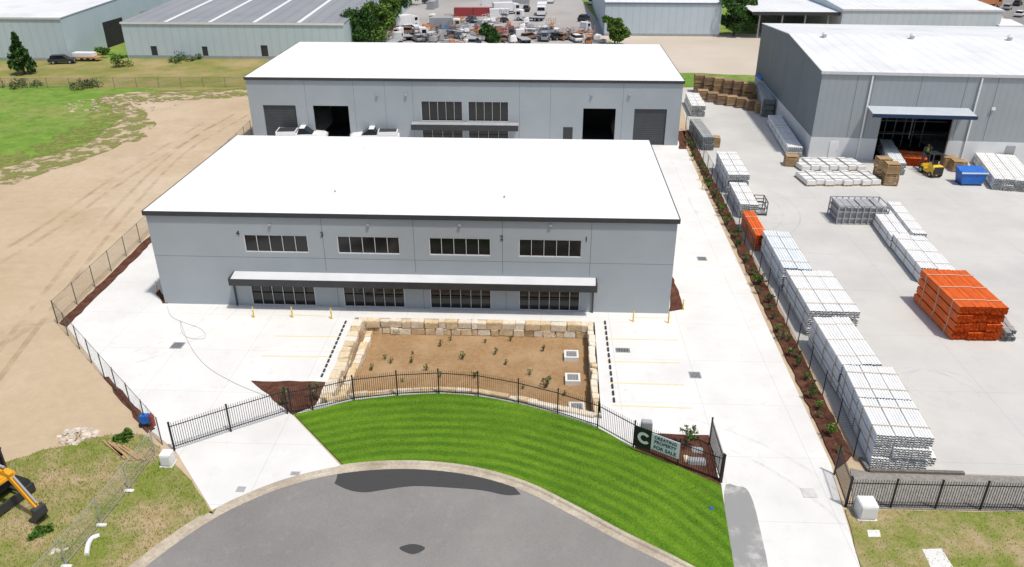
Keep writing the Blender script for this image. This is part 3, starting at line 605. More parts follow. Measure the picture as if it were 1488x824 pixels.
# ================================================================ PIPES
def pipe_bundle(w,hh,L,d,mat,bore,wrap=False):
    r=thing('pipe_bundle'); nx=max(2,round(w/d)); nzv=max(1,round(hh/d)); dd=w/nx; rr=dd*.5; m=MB(); n=8
    for j in range(nzv):
        for i in range(nx):
            x=(i+.5)*dd; z=.07+rr+j*(hh-.12)/nzv; e=random.uniform(-.03,.03)
            m.cyl((x,e,z),(x,L+e,z),rr,n,0,caps=False)
            m.cyl((x,e,z),(x,e+.12,z),rr*.98,n,0,r2=rr*.78,caps=False)
            vs=[(x+math.cos(2*PI*q/n)*rr*.86,e+.06,z+math.sin(2*PI*q/n)*rr*.86) for q in range(n)]; m.add(vs,[tuple(range(n))],1)
            vs=[(x+math.cos(2*PI*q/n)*rr,L+e,z+math.sin(2*PI*q/n)*rr) for q in range(n)]; m.add(vs,[tuple(range(n))],1)
    m.build('pipes',[mat,bore],r,smooth=False)
    k=max(2,int(L/2))
    for q in range(k):
        y=L*(q+.5)/k; m=MB(); m.box(-.01,w+.01,y-.04,y+.04,0,.065); m.box(-.025,-.002,y-.03,y+.03,.02,hh); m.box(w+.002,w+.025,y-.03,y+.03,.02,hh); m.box(-.025,w+.025,y-.03,y+.03,hh-.0,hh+.02); m.build('timber_batten',m_bat,r)
    return r
ordn=['left','second','third','fourth','fifth']
lay={1:['only'],2:['bottom','top'],3:['bottom','middle','top'],4:['bottom','second','third','top']}
def stack(desc,fl,fr,bl,cols,layers,hh,d,mat,bore=m_bore,rows=1,ragged=False,colname='white',J=.09):
    a,b,c=G(*fl),G(*fr),G(*bl); L=(c-a).length; W=(b-a).length; ang=math.atan2((c-a).y,(c-a).x)-PI/2
    ux=Vector((math.cos(ang),math.sin(ang),0)); uy=Vector((-math.sin(ang),math.cos(ang),0))
    w=W/cols; l=L/rows
    for rr in range(rows):
        for i in range(cols):
            nl=layers-(1 if ragged and random.random()<.3 and layers>1 else 0)
            for j in range(nl):
                jit=random.uniform(-J,J)
                loc=a+ux*(i*w+.03)+uy*(rr*l+jit+.05)+Vector((0,0,.035+j*(hh+.025)))
                lab=colname+' pipes'
                if cols>1: lab+=', '+ordn[i]+' column'
                lab+=', '+lay[layers][j]+' layer'
                if rows>1: lab+=', '+['near','far','farthest'][rr]+' end'
                lab+=', '+desc
                assert len(lab.split())<=16,lab
                place(('pb',desc),lambda:pipe_bundle(w-.05,hh,l-.1,d,mat,bore),loc,ang+random.uniform(-.006,.006),lab,'pipe bundle')
stack('nearest fence stack',(1262,680),(1342,680),(1214,572),3,3,.72,.17,m_pipe,rows=2)
stack('beside the nearest stack',(1345,680),(1358,680),(1322,628),1,1,.6,.2,m_pipe)
stack('second stack along the fence',(1213,573),(1268,569),(1172,500),2,3,.72,.2,m_pipe)
stack('wide third stack by fence',(1170,488),(1240,486),(1135,425),3,3,.66,.2,m_pipe)
stack('fourth stack along the fence',(1133,424),(1172,422),(1103,366),2,3,.66,.2,m_pipeb)
stack('small stack by the fence',(1095,366),(1113,365),(1075,328),1,2,.75,.2,m_orange,m_boreo,colname='orange')
stack('behind the small orange stack',(1073,318),(1099,317),(1056,284),2,2,.75,.22,m_pipe)
stack('opposite the nearest building rear corner',(1055,282),(1085,281),(1038,246),2,3,.7,.22,m_pipe)
stack('opposite the gap between buildings',(1020,219),(1037,219),(1001,190),1,2,.8,.22,m_pipeg,colname='grey')
stack('near the rear building roof edge',(1003,170),(1024,170),(994,150),2,2,.8,.25,m_pipe)
stack('along the warehouse side wall',(1143,229),(1163,228),(1114,180),1,2,.6,.22,m_pipe,rows=3)
stack('under the blue cover',(1105,170),(1122,170),(1096,142),1,3,.8,.25,m_pipeg,colname='grey')
stack('row touching big orange stack',(1333,412),(1376,408),(1292,360),2,2,.65,.2,m_pipe)
stack('mid yard row, left part',(1292,362),(1318,360),(1261,318),2,2,.55,.2,m_pipe)
stack('mid yard row, right part',(1322,356),(1341,355),(1285,308),1,2,.55,.2,m_pipe)
stack('big orange stack',(1381,496),(1450,496),(1326,437),3,4,.66,.135,m_orange,m_boreo,colname='orange',J=.08)
stack('right of the big orange stack',(1456,497),(1474,497),(1436,470),2,2,.4,.15,m_pipeg,colname='grey',J=.4)
stack('beside the warehouse doorway',(1293,254),(1311,253),(1273,218),1,2,.7,.22,m_pipeb,colname='pale blue')
stack('inside the warehouse doorway',(1302,240),(1342,240),(1297,228),2,1,.95,.2,m_orange,m_boreo,colname='orange')
stack('right of the blue skip',(1440,276),(1500,278),(1412,236),4,2,.6,.22,m_pipe,ragged=True)
def mk_wrap(L):
    r=thing('wrapped_pallet'); m=MB()
    for x in (0,.45,.9): m.box(x,x+.12,0,L,.0,.1)
    for i in range(int(L/.2)): m.box(0,1.02,i*.2,i*.2+.1,.1,.13)
    m.build('pallet',m_wood,r); m=MB(); m.hexa([(.02,.05,.132),(1.0,.05,.132),(1.0,L-.05,.132),(.02,L-.05,.132),(.03,.07,.62),(.99,.07,.6),(.99,L-.07,.61),(.03,L-.07,.63)]); o=m.build('wrapped_load',m_wrap,r,bevel=.015)
    for i in range(3): m=MB(); y=L*(i+.5)/3; m.box(.0,1.02,y-.03,y+.03,.632,.645); m.build('strap',m_dark,r)
    return r
for i in range(8):
    place('wrap',lambda:mk_wrap(3.4),G(1172+i*13.5,271-(i%2),.03),.1+random.uniform(-.05,.05),'white wrapped load, number %d from the left, in the front row before the doorway'%(i+1),'pallet','white wrapped loads in the front row')
for i in range(7):
    place('wrap',lambda:mk_wrap(3.4),G(1165+i*13.5,250-(i%2),.03),.1+random.uniform(-.05,.05),'white wrapped load, number %d from the left, in the row against the warehouse'%(i+1),'pallet','white wrapped loads in the back row')
def mk_crate(mt):
    r=thing('wooden_crate'); m=MB()
    for x in (0,1.12):
        for y in (0,1.12): m.box(x,x+.08,y,y+.08,0,1.0)
    m.build('frame',mt,r); m=MB()
    for z in (.12,.33,.54,.75): m.box(-.02,1.22,-.025,-.002,z,z+.16); m.box(-.02,1.22,1.202,1.225,z,z+.16); m.box(-.025,-.002,0,1.2,z,z+.16); m.box(1.202,1.225,0,1.2,z,z+.16)
    m.build('slats',mt,r); m=MB(); [m.box(0.0,1.2,i*.2,i*.2+.17,1.002,1.03) for i in range(6)]; m.build('lid',mt,r); return r
for row,(a,b,n,nl) in enumerate((((1014,146),(1098,164),7,1),((1008,135),(1092,150),7,2),((1018,128),(1085,137),5,1))):
    for i in range(n):
        g=G(a[0]+(b[0]-a[0])*i/(n-1),a[1]+(b[1]-a[1])*i/(n-1)+random.uniform(-1,1),.035)
        for j in range(nl if random.random()<.75 else 1):
            mt=[m_woodg,m_wood][(i+row)%3==0]
            place(('cr',mt.name),lambda:mk_crate(mt),g+Vector((0,0,j*1.06*1.3)),R(-4+random.uniform(-4,4)),'brown crate, %s row, number %d from left, pile %s, near rear building'%(['front','middle','back'][row],i+1,['bottom','top'][j]),'crate','brown crates piled in the far corner',sc=1.3)
for px,py,l in ((1272,262,'left of two piles beside the wrapped loads, bottom'),(1284,270,'right of two piles beside the wrapped loads, bottom'),(1029,214,'beside the grey pipes near the fence'),(1141,242,'below the low pipe row by the warehouse corner'),(1371,244,'left one between the forklift and the blue skip'),(1384,250,'right one between the forklift and the blue skip')):
    place(('cr',m_wood.name),lambda:mk_crate(m_wood),G(px,py,.035),R(-6),'light timber slatted crate, '+l,'crate',sc=1.15)
for px,py,l in ((1272,262,'left of two piles beside the wrapped loads, upper'),(1284,270,'right of two piles beside the wrapped loads, upper')):
    g=G(px,py,.035); place(('cr',m_wood.name),lambda:mk_crate(m_wood),g+Vector((0,0,1.2)),R(-3),'light timber slatted crate, '+l,'crate',sc=1.15)
g=G(1102,142,.03); m=MB(); m.hexa([(g.x,g.y,2.6),(g.x+2.2,g.y,2.6),(g.x+2.2,g.y+4,2.6),(g.x,g.y+4,2.6),(g.x+.2,g.y+.3,3.1),(g.x+2,g.y+.2,3.2),(g.x+2,g.y+3.6,3.0),(g.x+.3,g.y+3.7,3.15)]); tag(m.build('tarpaulin',m_blue,bevel=.08),'bright blue cover lying over the far grey pipes','tarpaulin')
a,b,c=G(1215,326,.03),G(1288,328,.03),G(1222,306,.03); r=thing('steel_stillage',a,'long dark grey steel stillage in the middle of the pipe yard','stillage')
w=(b-a).length; m=MB(); m.box(a.x,a.x+w,a.y,a.y+2.6,.05,.15)
for i in range(9):
    x=a.x+w*i/8
    for y in (a.y,a.y+2.6): m.box(x-.05,x+.05,y-.05,y+.05,.03,1.9)
for z in (.6,1.25,1.85):
    for y in (a.y,a.y+2.6): m.box(a.x,a.x+w,y-.03,y+.03,z,z+.08)
    for x in (a.x,a.x+w): m.box(x-.03,x+.03,a.y,a.y+2.6,z,z+.08)
m.build('frame',m_grey,r); m=MB(); m.box(a.x+.1,a.x+w-.1,a.y+.1,a.y+2.5,.16,1.55); m.build('load',M('grey_load',(.24,.26,.26),(.30,.31,.31),s=3),r,bevel=.03)
for i in range(int(w/.7)): m=MB(); m.box(a.x+.1+i*.7,a.x+.7+i*.7,a.y+.05,a.y+2.55,1.56,1.66+random.random()*.12); m.build('cover_board',m_grey,r)
def mk_rack():
    r=thing('steel_rack'); m=MB()
    for x in (0,1):
        for y in (0,1,2): m.box(x-.04,x+.04,y-.04,y+.04,0,1.4)
    for z in (.1,.7,1.35):
        for x in (0,1): m.box(x-.03,x+.03,0,2,z,z+.06)
        for y in (0,1,2): m.box(0.03,.97,y-.03,y+.03,z,z+.06)
    m.build('frame',m_dark,r); m=MB(); m.box(0.05,.95,.05,1.95,.17,.2); m.build('shelf',m_grey,r); return r
place('rack',mk_rack,G(1098,313,.03),R(-3),'small dark steel rack beside the pipes near the orange stack','rack')
g=G(1397,270,.03); r=thing('waste_skip',g,'blue open waste skip between timber crates and white pipes','skip')
m=MB(); 
m.hexa([(g.x,g.y,.2),(g.x+2.1,g.y,.2),(g.x+2.1,g.y+1.5,.2),(g.x,g.y+1.5,.2),(g.x-.3,g.y-.1,1.5),(g.x+2.4,g.y-.1,1.5),(g.x+2.4,g.y+1.6,1.8),(g.x-.3,g.y+1.6,1.8)]); m.build('bin',m_blue,r)
m=MB(); m.box(g.x-.35,g.x+2.45,g.y-.16,g.y-.1,1.4,1.54); m.build('rim',m_white,r)
for xx in (0,1.9): m=MB(); m.box(g.x+xx,g.x+xx+.2,g.y,g.y+1.5,.0,.2); m.build('skid',m_dark,r)
# ================================================================ VEHICLES
def wheel(r,x,y,rad,w,mt=m_tyre):
    m=MB(); m.cyl((x,y-w/2,rad),(x,y+w/2,rad),rad,14); o=m.build('wheel',mt,r)
    m=MB(); m.cyl((x,y-w/2-.01,rad),(x,y+w/2+.01,rad),rad*.55,10); m.build('rim',m_rim,o)
def mk_car(mat,ute=False):
    r=thing('parked_car'); m=MB()
    m.prof([(-2.3,.35),(-2.35,.75),(-2.25,.95),(1.0,.98),(2.1,.85),(2.3,.65),(2.3,.35)] ,-.88,.88); m.build('body',mat,r,bevel=.06)
    m=MB(); xb=-.3 if ute else -2.0
    m.hexa([(xb,-.8,.98),(1.1,-.8,.98),(1.1,.8,.98),(xb,.8,.98),(xb+.25,-.66,1.48),(.4,-.66,1.48),(.4,.66,1.48),(xb+.25,.66,1.48)]); m.build('window',m_glass,r)
    m=MB(); m.box(xb+.22,.42,-.67,.67,1.485,1.53); m.build('roof',mat,r,bevel=.02)
    if ute: m=MB(); m.box(-2.2,-.4,-.85,.85,.96,1.25); m.box(-2.1,-.5,-.75,.75,1.25,1.26,1); m.build('tray',[mat,m_dark],r)
    for x in (-1.4,1.45):
        for y in (-.8,.8): wheel(r,x,y,.34,.22)
    for y in (-.65,.65): m=MB(); m.box(2.28,2.32,y-.15,y+.15,.6,.75); m.build('headlight',m_lamp,r)
    return r
def mk_truck(mat,boxm):
    r=thing('truck'); m=MB(); m.prof([(1.4,.5),(1.4,2.5),(2.0,2.6),(3.0,2.45),(3.25,1.5),(3.3,.5)],-1.1,1.1); m.build('cab',mat,r,bevel=.06)
    m=MB(); m.hexa([(3.17,-.95,1.55),(3.27,-.95,1.5),(3.27,.95,1.5),(3.17,.95,1.55),(2.95,-.9,2.3),(3.08,-.9,2.3),(3.08,.9,2.3),(2.95,.9,2.3)]); m.build('windscreen',m_glass,r)
    for y in (-1.13,1.1): m=MB(); m.box(1.9,2.8,y,y+.03,1.5,2.2); m.build('side_window',m_glass,r)
    m=MB(); m.box(-4,1.3,-.5,.5,.5,.8); m.build('chassis',m_dark,r); m=MB(); m.box(-4,1.25,-1.2,1.2,.82,2.9 if boxm else 1.0); m.build('load_body',boxm or m_grey,r,bevel=.03)
    for x in (-3,-1.9,2.3):
        for y in (-.95,.95): wheel(r,x,y,.48,.3)
    return r
place('ute',lambda:mk_car(m_white,True),G(440,207,.04),0.1,'white utility vehicle by the closed left roller door, behind the nearest roof','car',sc=1.35)
place('ute',lambda:mk_car(m_white,True),G(545,208,.04),PI+.1,'white utility vehicle right of the open left roller door','car',sc=1.35)
def mk_cont(mt):
    r=thing('shipping_container'); m=MB()
    n=24
    for i in range(n):
        x=6*i/n; e=.04*(i%2); m.box(x,x+6/n,e,2.4-e,.12,2.5)
    m.box(-.03,6.03,0,2.4,.0,.12); m.box(-.03,6.03,0,2.4,2.5,2.58); m.build('body',mt,r); m=MB(); m.box(-.08,-.032,.1,1.18,.15,2.45); m.box(-.08,-.032,1.22,2.3,.15,2.45); m.build('door',mt,r); return r
for px,py,mt,rz,l in ((660,24,m_red,0,'dark red shipping container in the far yard, left of the white one'),(688,24,m_red,.05,'dark red shipping container touching the left side of the far white one'),(712,26,m_white,.1,'white shipping container right of the dark red pair in the far yard'),(630,14,m_grey,1.4,'grey shipping container at the back of the far yard'),(700,8,m_white,0,'white shipping container at the very top of the far yard'),(745,6,m_grey,0,'grey shipping container at the top of the far yard by the white truck')):
    place(('ct',mt.name),lambda:mk_cont(mt),G(px,py,.07),rz,l,'container',sc=.8)
for px,py,mt,bm_,rz,l in ((787,22,m_white,m_white,PI/2+3.1,'white box truck driving up the far yard aisle'),(768,30,m_white,None,2.9,'white flat tray truck in the far yard behind the rear roof'),(1436,10,m_org,m_org,.2,'orange truck at the top right corner'),(600,58,m_white,None,.3,'white flat tray truck near the trees in the far yard'),(650,44,m_white,m_grey,.1,'grey box truck in the middle of the far yard'),(590,40,m_white,m_white,.9,'white box truck beside the trees in the far yard'),(738,20,m_white,m_white,.3,'white box truck right of the far white container')):
    place(('tr',mt.name,bm_.name if bm_ else ''),lambda:mk_truck(mt,bm_),G(px,py,.07),rz,l,'truck')
for px,py,mt,rz,l in ((92,92,m_dark,.2,'dark car parked in front of the top left shed'),(1481,24,m_white,.9,'white car on the far road at the right edge'),(800,4,m_white,1.5,'white car at the top of the far yard aisle'),(860,6,m_white,1.4,'white car left of the white ribbed shed'),(765,16,m_dark,1.5,'dark car left of the box truck in the far yard'),(625,5,m_dark,.3,'dark car at the top left of the far yard'),(1463,14,m_grey,.9,'grey car on the far road'),(1478,8,m_dark,.9,'dark car on the far road behind the white one'),(848,30,m_dark,1.2,'dark car low in the far yard aisle')):
    place(('car',mt.name),lambda:mk_car(mt),G(px,py,.07),rz,l,'car')
g=G(128,88,.06); r=thing('flat_trailer',g,'low white and orange flat trailer by the top left shed','trailer')
m=MB(); m.box(g.x-2.6,g.x+2.6,g.y-1,g.y+1,.6,.8); m.build('deck',m_org,r); m=MB(); m.box(g.x-2.4,g.x+1.6,g.y-.8,g.y+.8,.81,1.6); m.build('load',m_white,r,bevel=.08)
for x in (-.6,.6):
    for y in (-.9,.9): m=MB(); m.cyl((g.x+x,g.y+y-.1,.36),(g.x+x,g.y+y+.1,.36),.36,12); m.build('wheel',m_tyre,r)
m=MB(); m.bar((g.x+2.6,g.y,.68),(g.x+3.8,g.y,.6),.1); m.build('drawbar',m_dark,r)
def mk_lift(mt):
    r=thing('work_platform'); m=MB(); m.box(-1.2,1.2,-.6,.6,.35,.9); m.build('base',mt,r,bevel=.04)
    for x in (-.8,.8):
        for y in (-.6,.6): wheel(r,x,y,.35,.22)
    m=MB()
    for y in (-.45,.45):
        for k in range(2): z=.9+k*.35; m.bar((-1,y,z),(1,y,z+.35),.06); m.bar((1,y,z),(-1,y,z+.35),.06)
    m.build('scissor_arms',m_grey,r); m=MB(); m.box(-1.3,1.3,-.65,.65,1.6,1.7)
    for x in (-1.3,0,1.3):
        for y in (-.63,.63): m.box(x-.03,x+.03,y-.03,y+.03,1.7,2.7)
    for y in (-.63,.63): m.box(-1.3,1.3,y-.02,y+.02,2.65,2.7); m.box(-1.3,1.3,y-.02,y+.02,2.2,2.24)
    m.build('platform',mt,r); return r
def mk_scrap(mt):
    r=thing('scrap_frame'); m=MB(); g=random.Random(len(mt.name))
    m.box(-2,2,-.8,.8,.05,.2); m.build('base',m_grey,r); m=MB()
    for i in range(5): m.bar((-1.9,g.uniform(-.8,.8),.2+i*.06),(1.9,g.uniform(-.8,.8),.5+g.random()*.8),.12)
    m.build('beams',m_rust,r); m=MB(); m.hexa([(-1.2,-.6,.5),(.3,-.6,.5),(.3,.6,.5),(-1.2,.6,.5),(-1,-.4,1.3),(.1,-.5,1.5),(.2,.4,1.2),(-1.1,.5,1.4)]); m.build('drum',mt,r,bevel=.1); return r
mats=[m_white,m_grey,m_white,m_rust,m_rust,m_dark,m_white,m_grey,m_grey,m_white,m_dblue,m_white,m_org,m_org,m_red,m_dark]
nm_={m_white.name:'white',m_org.name:'orange',m_grey.name:'grey',m_dblue.name:'dull blue',m_red.name:'dark red',m_rust.name:'rusty',m_dark.name:'dark'}
rs=random.Random(11)
for row,(y0,x0,x1,n) in enumerate(((61,570,870,26),(53,566,855,24),(45,575,800,16),(36,640,760,9))):
    for i in range(n):
        mt=mats[rs.randrange(16)]; px=x0+(x1-x0)*i/(n-1)+rs.uniform(-6,6); py=y0+rs.uniform(-5,5); t=rs.choice(['lf','sc','sc','car','lf','sc','tr'])
        if t=='tr' and i%2: t='sc'
        if t=='tr': mt=m_white
        loc=G(px,py,.07); rz=rs.uniform(0,PI); rw=['nearest','second','third','back'][row]; cn_=nm_[mt.name]; side='left half' if px<715 else 'right half'
        kd={'lf':'work platform','sc':'scrap frame','car':'car','tr':'tray truck'}[t]
        lb='%s %s in the %s of the far yard, %s row'%(cn_,kd,side,rw); gp='%s %ss, %s, %s row of the far yard'%(cn_,kd,side,rw)
        if t=='lf': place(('lf',mt.name),lambda:mk_lift(mt),loc,rz,lb,'machine',gp,sc=rs.uniform(.8,1.2))
        elif t=='sc': place(('sc',mt.name),lambda:mk_scrap(mt),loc,rz,lb,'scrap',gp,sc=rs.uniform(.7,1.4))
        elif t=='car': place(('car',mt.name),lambda:mk_car(mt),loc,rz,lb,'car',gp)
        else: place(('tr',mt.name,''),lambda:mk_truck(mt,None),loc,rz,lb,'truck',gp,sc=.9)
def mk_fork():
    r=thing('forklift'); m=MB(); m.prof([(-1.2,.3),(-1.25,1.0),(-.9,1.15),(-.3,1.1),(-.2,.6),(.5,.55),(.6,.9),(.8,.9),(.85,.3)],-.55,.55); m.build('body',m_yel,r,bevel=.05)
    m=MB(); m.box(-1.3,-.9,-.5,.5,.35,1.05); m.build('counterweight',m_dark,r,bevel=.06)
    m=MB()
    for y in (-.5,.5): m.bar((-.9,y,1.1),(-.7,y,2.15),.06); m.bar((.7,y,.9),(.4,y,2.15),.06); m.bar((-.7,y,2.15),(.4,y,2.15),.06)
    for i in range(7): x=-.65+i*.17; m.box(x,x+.04,-.5,.5,2.14,2.18)
    m.build('roll_cage',m_dark,r)
    m=MB(); m.box(-.5,0,-.25,.25,.95,1.08); m.box(-.6,-.48,-.25,.25,1.08,1.55); m.build('seat',m_black,r,bevel=.03)
    m=MB()
    for y in (-.35,.35): m.box(.95,1.07,y-.05,y+.05,.1,2.4)
    for z in (.5,1.5,2.35): m.box(.96,1.06,-.35,.35,z,z+.08)
    m.build('mast',m_dark,r)
    for y in (-.3,.3): m=MB(); m.box(1.08,2.2,y-.06,y+.06,.08,.13); m.box(1.08,1.14,y-.06,y+.06,.13,.7); m.build('fork',m_dark,r)
    for x,rr in ((-.85,.26),(.6,.32)):
        for y in (-.5,.5): wheel(r,x,y,rr,.2)
    return r
place('fork',mk_fork,G(1350,253,.035),R(100),'yellow forklift in front of the large warehouse doorway','forklift',sc=1.15)
def mk_person():
    bpj=[((0,0,.92),.15,-1),((0,0,1.15),.15,0),((0,0,1.38),.17,1),((0,0,1.5),.065,2),((0,.01,1.56),.07,3),((0,.02,1.66),.098,4),((0,.02,1.74),.07,5),
     ((-.19,0,1.42),.07,2),((-.27,.05,1.16),.048,7),((-.22,.25,1.02),.035,8),((.19,0,1.42),.07,2),((.27,.05,1.16),.048,10),((.22,.25,1.02),.035,11),
     ((-.1,0,.86),.105,0),((-.12,.03,.48),.07,13),((-.13,0,.08),.05,14),((-.13,.14,.04),.045,15),((.1,0,.86),.105,0),((.12,.03,.48),.07,17),((.13,0,.08),.05,18),((.13,.14,.04),.045,19)]
    for s,w in ((-1,9),(1,12)):
        for k in range(4): bpj.append(((s*(.24-.025*k),.33,1.0+.0*k),.011,w))
        bpj.append(((s*.17,.27,1.04),.012,w))
    me=bpy.data.meshes.new('body'); me.from_pydata([b[0] for b in bpj],[(b[2],i) for i,b in enumerate(bpj) if b[2]>=0],[])
    o=bpy.data.objects.new('tmp',me); C.objects.link(o); md=o.modifiers.new('s','SKIN'); sv=me.skin_vertices[0].data
    for i,b in enumerate(bpj): sv[i].radius=(b[1],b[1]*.85)
    sv[0].use_root=True; o.modifiers.new('b','SUBSURF').levels=1
    bpy.context.view_layer.update(); m2=bpy.data.meshes.new_from_object(o.evaluated_get(bpy.context.evaluated_depsgraph_get())); bpy.data.objects.remove(o)
    ms_=[M('skin',(.45,.27,.19)),M('navy_work_trousers',(.02,.03,.06)),M('work_shirt',(.03,.05,.10))]; m2.materials.clear(); [m2.materials.append(q) for q in ms_]
    for p in m2.polygons: p.material_index=1 if p.center.z<.95 else (2 if p.center.z<1.47 and p.center.y<.2 else 0); p.use_smooth=True
    r=thing('person'); b=bpy.data.objects.new('body',m2); C.objects.link(b); b.parent=r
    m=MB(); m.cyl((0,0,.98),(0,0,1.2),.19,14,r2=.2,caps=False); m.cyl((0,0,1.2),(0,0,1.45),.2,14,r2=.12,caps=False); m.build('safety_vest',M('hi_vis',(.45,.75,.05),rough=.6),r)
    m=MB(); m.cyl((0,.02,1.69),(0,.02,1.74),.125,12,r2=.115); m.cyl((0,.02,1.74),(0,.02,1.82),.115,12,r2=.05); m.cyl((0,.04,1.685),(0,.04,1.69),.15,12); m.build('hard_hat',m_yel,r)
    m=MB(); m.box(-.045,-.02,.105,.118,1.665,1.68); m.box(.02,.045,.105,.118,1.665,1.68); m.build('eyes',m_black,r); m=MB(); m.hexa([(-.015,.1,1.62),(.015,.1,1.62),(.015,.13,1.62),(-.015,.13,1.62),(-.006,.1,1.66),(.006,.1,1.66),(.006,.11,1.66),(-.006,.11,1.66)]); m.build('nose',ms_[0],r)
    return r
place('person',mk_person,G(1345,231,.035),R(170),'person in a bright yellow green vest standing behind the forklift','person')
# ================================================================ EXCAVATOR
def mk_exc():
    r=thing('excavator')
    for y in (-.85,.85):
        m=MB(); m.prof([(-1.3,.12),(-1.45,.35),(-1.3,.6),(1.3,.6),(1.45,.35),(1.3,.12),(1.1,0.0),(-1.1,0.0)],y-.2,y+.2); t=m.build('track',m_tyre,r,bevel=.04)
        for x in (-1.1,-.4,.35,1.1): m=MB(); m.cyl((x,y-.22,.3),(x,y+.22,.3),.17,10); m.build('roller',m_rim,t)
    m=MB(); m.box(-.7,.7,-.62,.62,.35,.7); m.cyl((0,0,.7),(0,0,.82),.5,16); m.build('chassis',m_dark,r)
    m=MB(); m.prof([(-1.55,.85),(-1.65,1.2),(-1.5,1.6),(-.3,1.65),(-.2,1.2),(.9,1.1),(.95,.85)],-.85,.85); m.build('engine_housing',m_exy,r,bevel=.07)
    m=MB(); m.box(-1.7,-1.45,-.8,.8,.9,1.4); m.build('counterweight',m_dark,r,bevel=.06)
    m=MB(); 
    for x,y in ((-.5,-.05),(-.5,.8),(.4,-.05),(.4,.8)): m.box(x-.04,x+.04,y-.04,y+.04,1.1,2.15)
    m.box(-.55,.47,-.1,.86,2.15,2.24); m.box(-.5,.43,-.08,.84,1.12,1.3); cb=m.build('cab',m_dark,r)
    m=MB(); m.box(-.45,.36,.0,.76,1.31,2.14); m.build('glass',m_glass,cb)
    def limb(pts,w,nm,mat):
        m=MB()
        for (a,b,h1,h2) in pts:
            a,b=Vector(a),Vector(b); d=(b-a).normalized(); u=Vector((-d.z,0,d.x))
            q=[]
            for s in (-1,1):
                for (c,hh) in ((a,h1),(b,h2)): q.append((c+u*s*hh/2))
            A0,B0,A1,B1=q
            y0,y1=-.3-w/2,-.3+w/2
            m.hexa([(A0.x,y0,A0.z),(B0.x,y0,B0.z),(B0.x,y1,B0.z),(A0.x,y1,A0.z),(A1.x,y0,A1.z),(B1.x,y0,B1.z),(B1.x,y1,B1.z),(A1.x,y1,A1.z)])
        return m.build(nm,mat,r)
    limb([((.7,0,1.0),(1.2,0,2.35),.28,.32),((1.2,0,2.35),(2.5,0,2.2),.32,.2)],.2,'boom',m_exy)
    limb([((2.15,0,2.4),(3.4,0,.8),.22,.15)],.18,'arm',m_exy)
    m=MB(); m.cyl((.9,-.3,.9),(1.5,-.3,2.1),.05,8); m.cyl((1.4,-.3,2.6),(2.25,-.3,2.55),.05,8); m.cyl((2.6,-.3,2.2),(3.5,-.3,1.05),.045,8); m.build('hydraulic_ram',m_rim,r)
    m=MB(); m.prof([(3.35,.85),(3.6,.8),(3.65,.45),(3.4,.1),(3.05,.05),(2.95,.13),(3.25,.32),(3.35,.6)],-.55,-.05); bk=m.build('bucket',m_dark,r)
    for y in (-.5,-.34,-.2,-.09): m=MB(); m.prof([(2.96,.13),(3.05,.05),(2.84,.0)],y-.03,y+.03); m.build('tooth',m_rim,bk)
    m=MB(); m.box(1.5,1.6,-1.0,1.0,.1,.5); m.bar((.7,-.5,.4),(1.5,-.5,.3),.1); m.bar((.7,.5,.4),(1.5,.5,.3),.1); m.build('dozer_blade',m_dark,r)
    return r
pa,pb=G(-14,722,.06),G(68,750,.06); d=pb-pa
place('exc',mk_exc,pa,math.atan2(d.y,d.x),'yellow excavator at the left edge, its bucket lowered to the grass','excavator',sc=d.length/3.35)
# ================================================================ SMALL THINGS
def pillar(px,py,w,h,label):
    g=G(px,py,.05); r=thing('pillar_box',g,label,'electrical box'); m=MB(); m.box(g.x-w/2,g.x+w/2,g.y-w/2,g.y+w/2,.1,h); m.build('cabinet',m_white,r,bevel=.04)
    m=MB(); m.box(g.x-w/2-.05,g.x+w/2+.05,g.y-w/2-.05,g.y+w/2+.05,0,.1); m.build('plinth',m_conc,r); m=MB(); m.box(g.x-w/2+.06,g.x+w/2-.06,g.y-w/2-.015,g.y-w/2-.002,.2,h-.12); m.build('door',m_white,r)
pillar(245,674,.6,.85,'white pillar box beside the left driveway gate'); pillar(1256,748,.85,.95,'white pillar box in front of the right black fence')
a,b=G(922,655),G(984,679); d=(b-a); L=d.length; ang=math.atan2(d.y,d.x)
r=thing('sale_sign',(0,0,0),'pale for sale board with black emblem, tied on the black fence','sign')
z0,z1=.62,1.85; m=MB(); m.box(0,L,-.03,0,z0+.05,z1-.12); m.build('board',m_signw,r)
m=MB(); m.box(-.05,L*.36,-.045,-.032,z0-.1,z1); m.build('black_panel',m_black,r)
m=MB(); cx,cz=L*.19,1.2
for i in range(22):
    t0,t1=R(40)+R(285)*i/22,R(40)+R(285)*(i+1)/22; m.add([(cx+math.cos(t)*rr,-.05,cz+math.sin(t)*rr) for t,rr in ((t0,.2),(t1,.2),(t1,.38),(t0,.38))],[(0,1,2,3)])
m.build('emblem',m_white,r); 
for s,z,sz in (('CREATING',1.44,.27),('PROPERTY',1.15,.27),('FOR SALE',.78,.31)): text(s,sz,r,(L*.68,-.034,z),PI/2,m_black,'lettering',off=.004)
r.location=a+Vector((0,-.12,0)); r.rotation_euler=(0,0,ang)
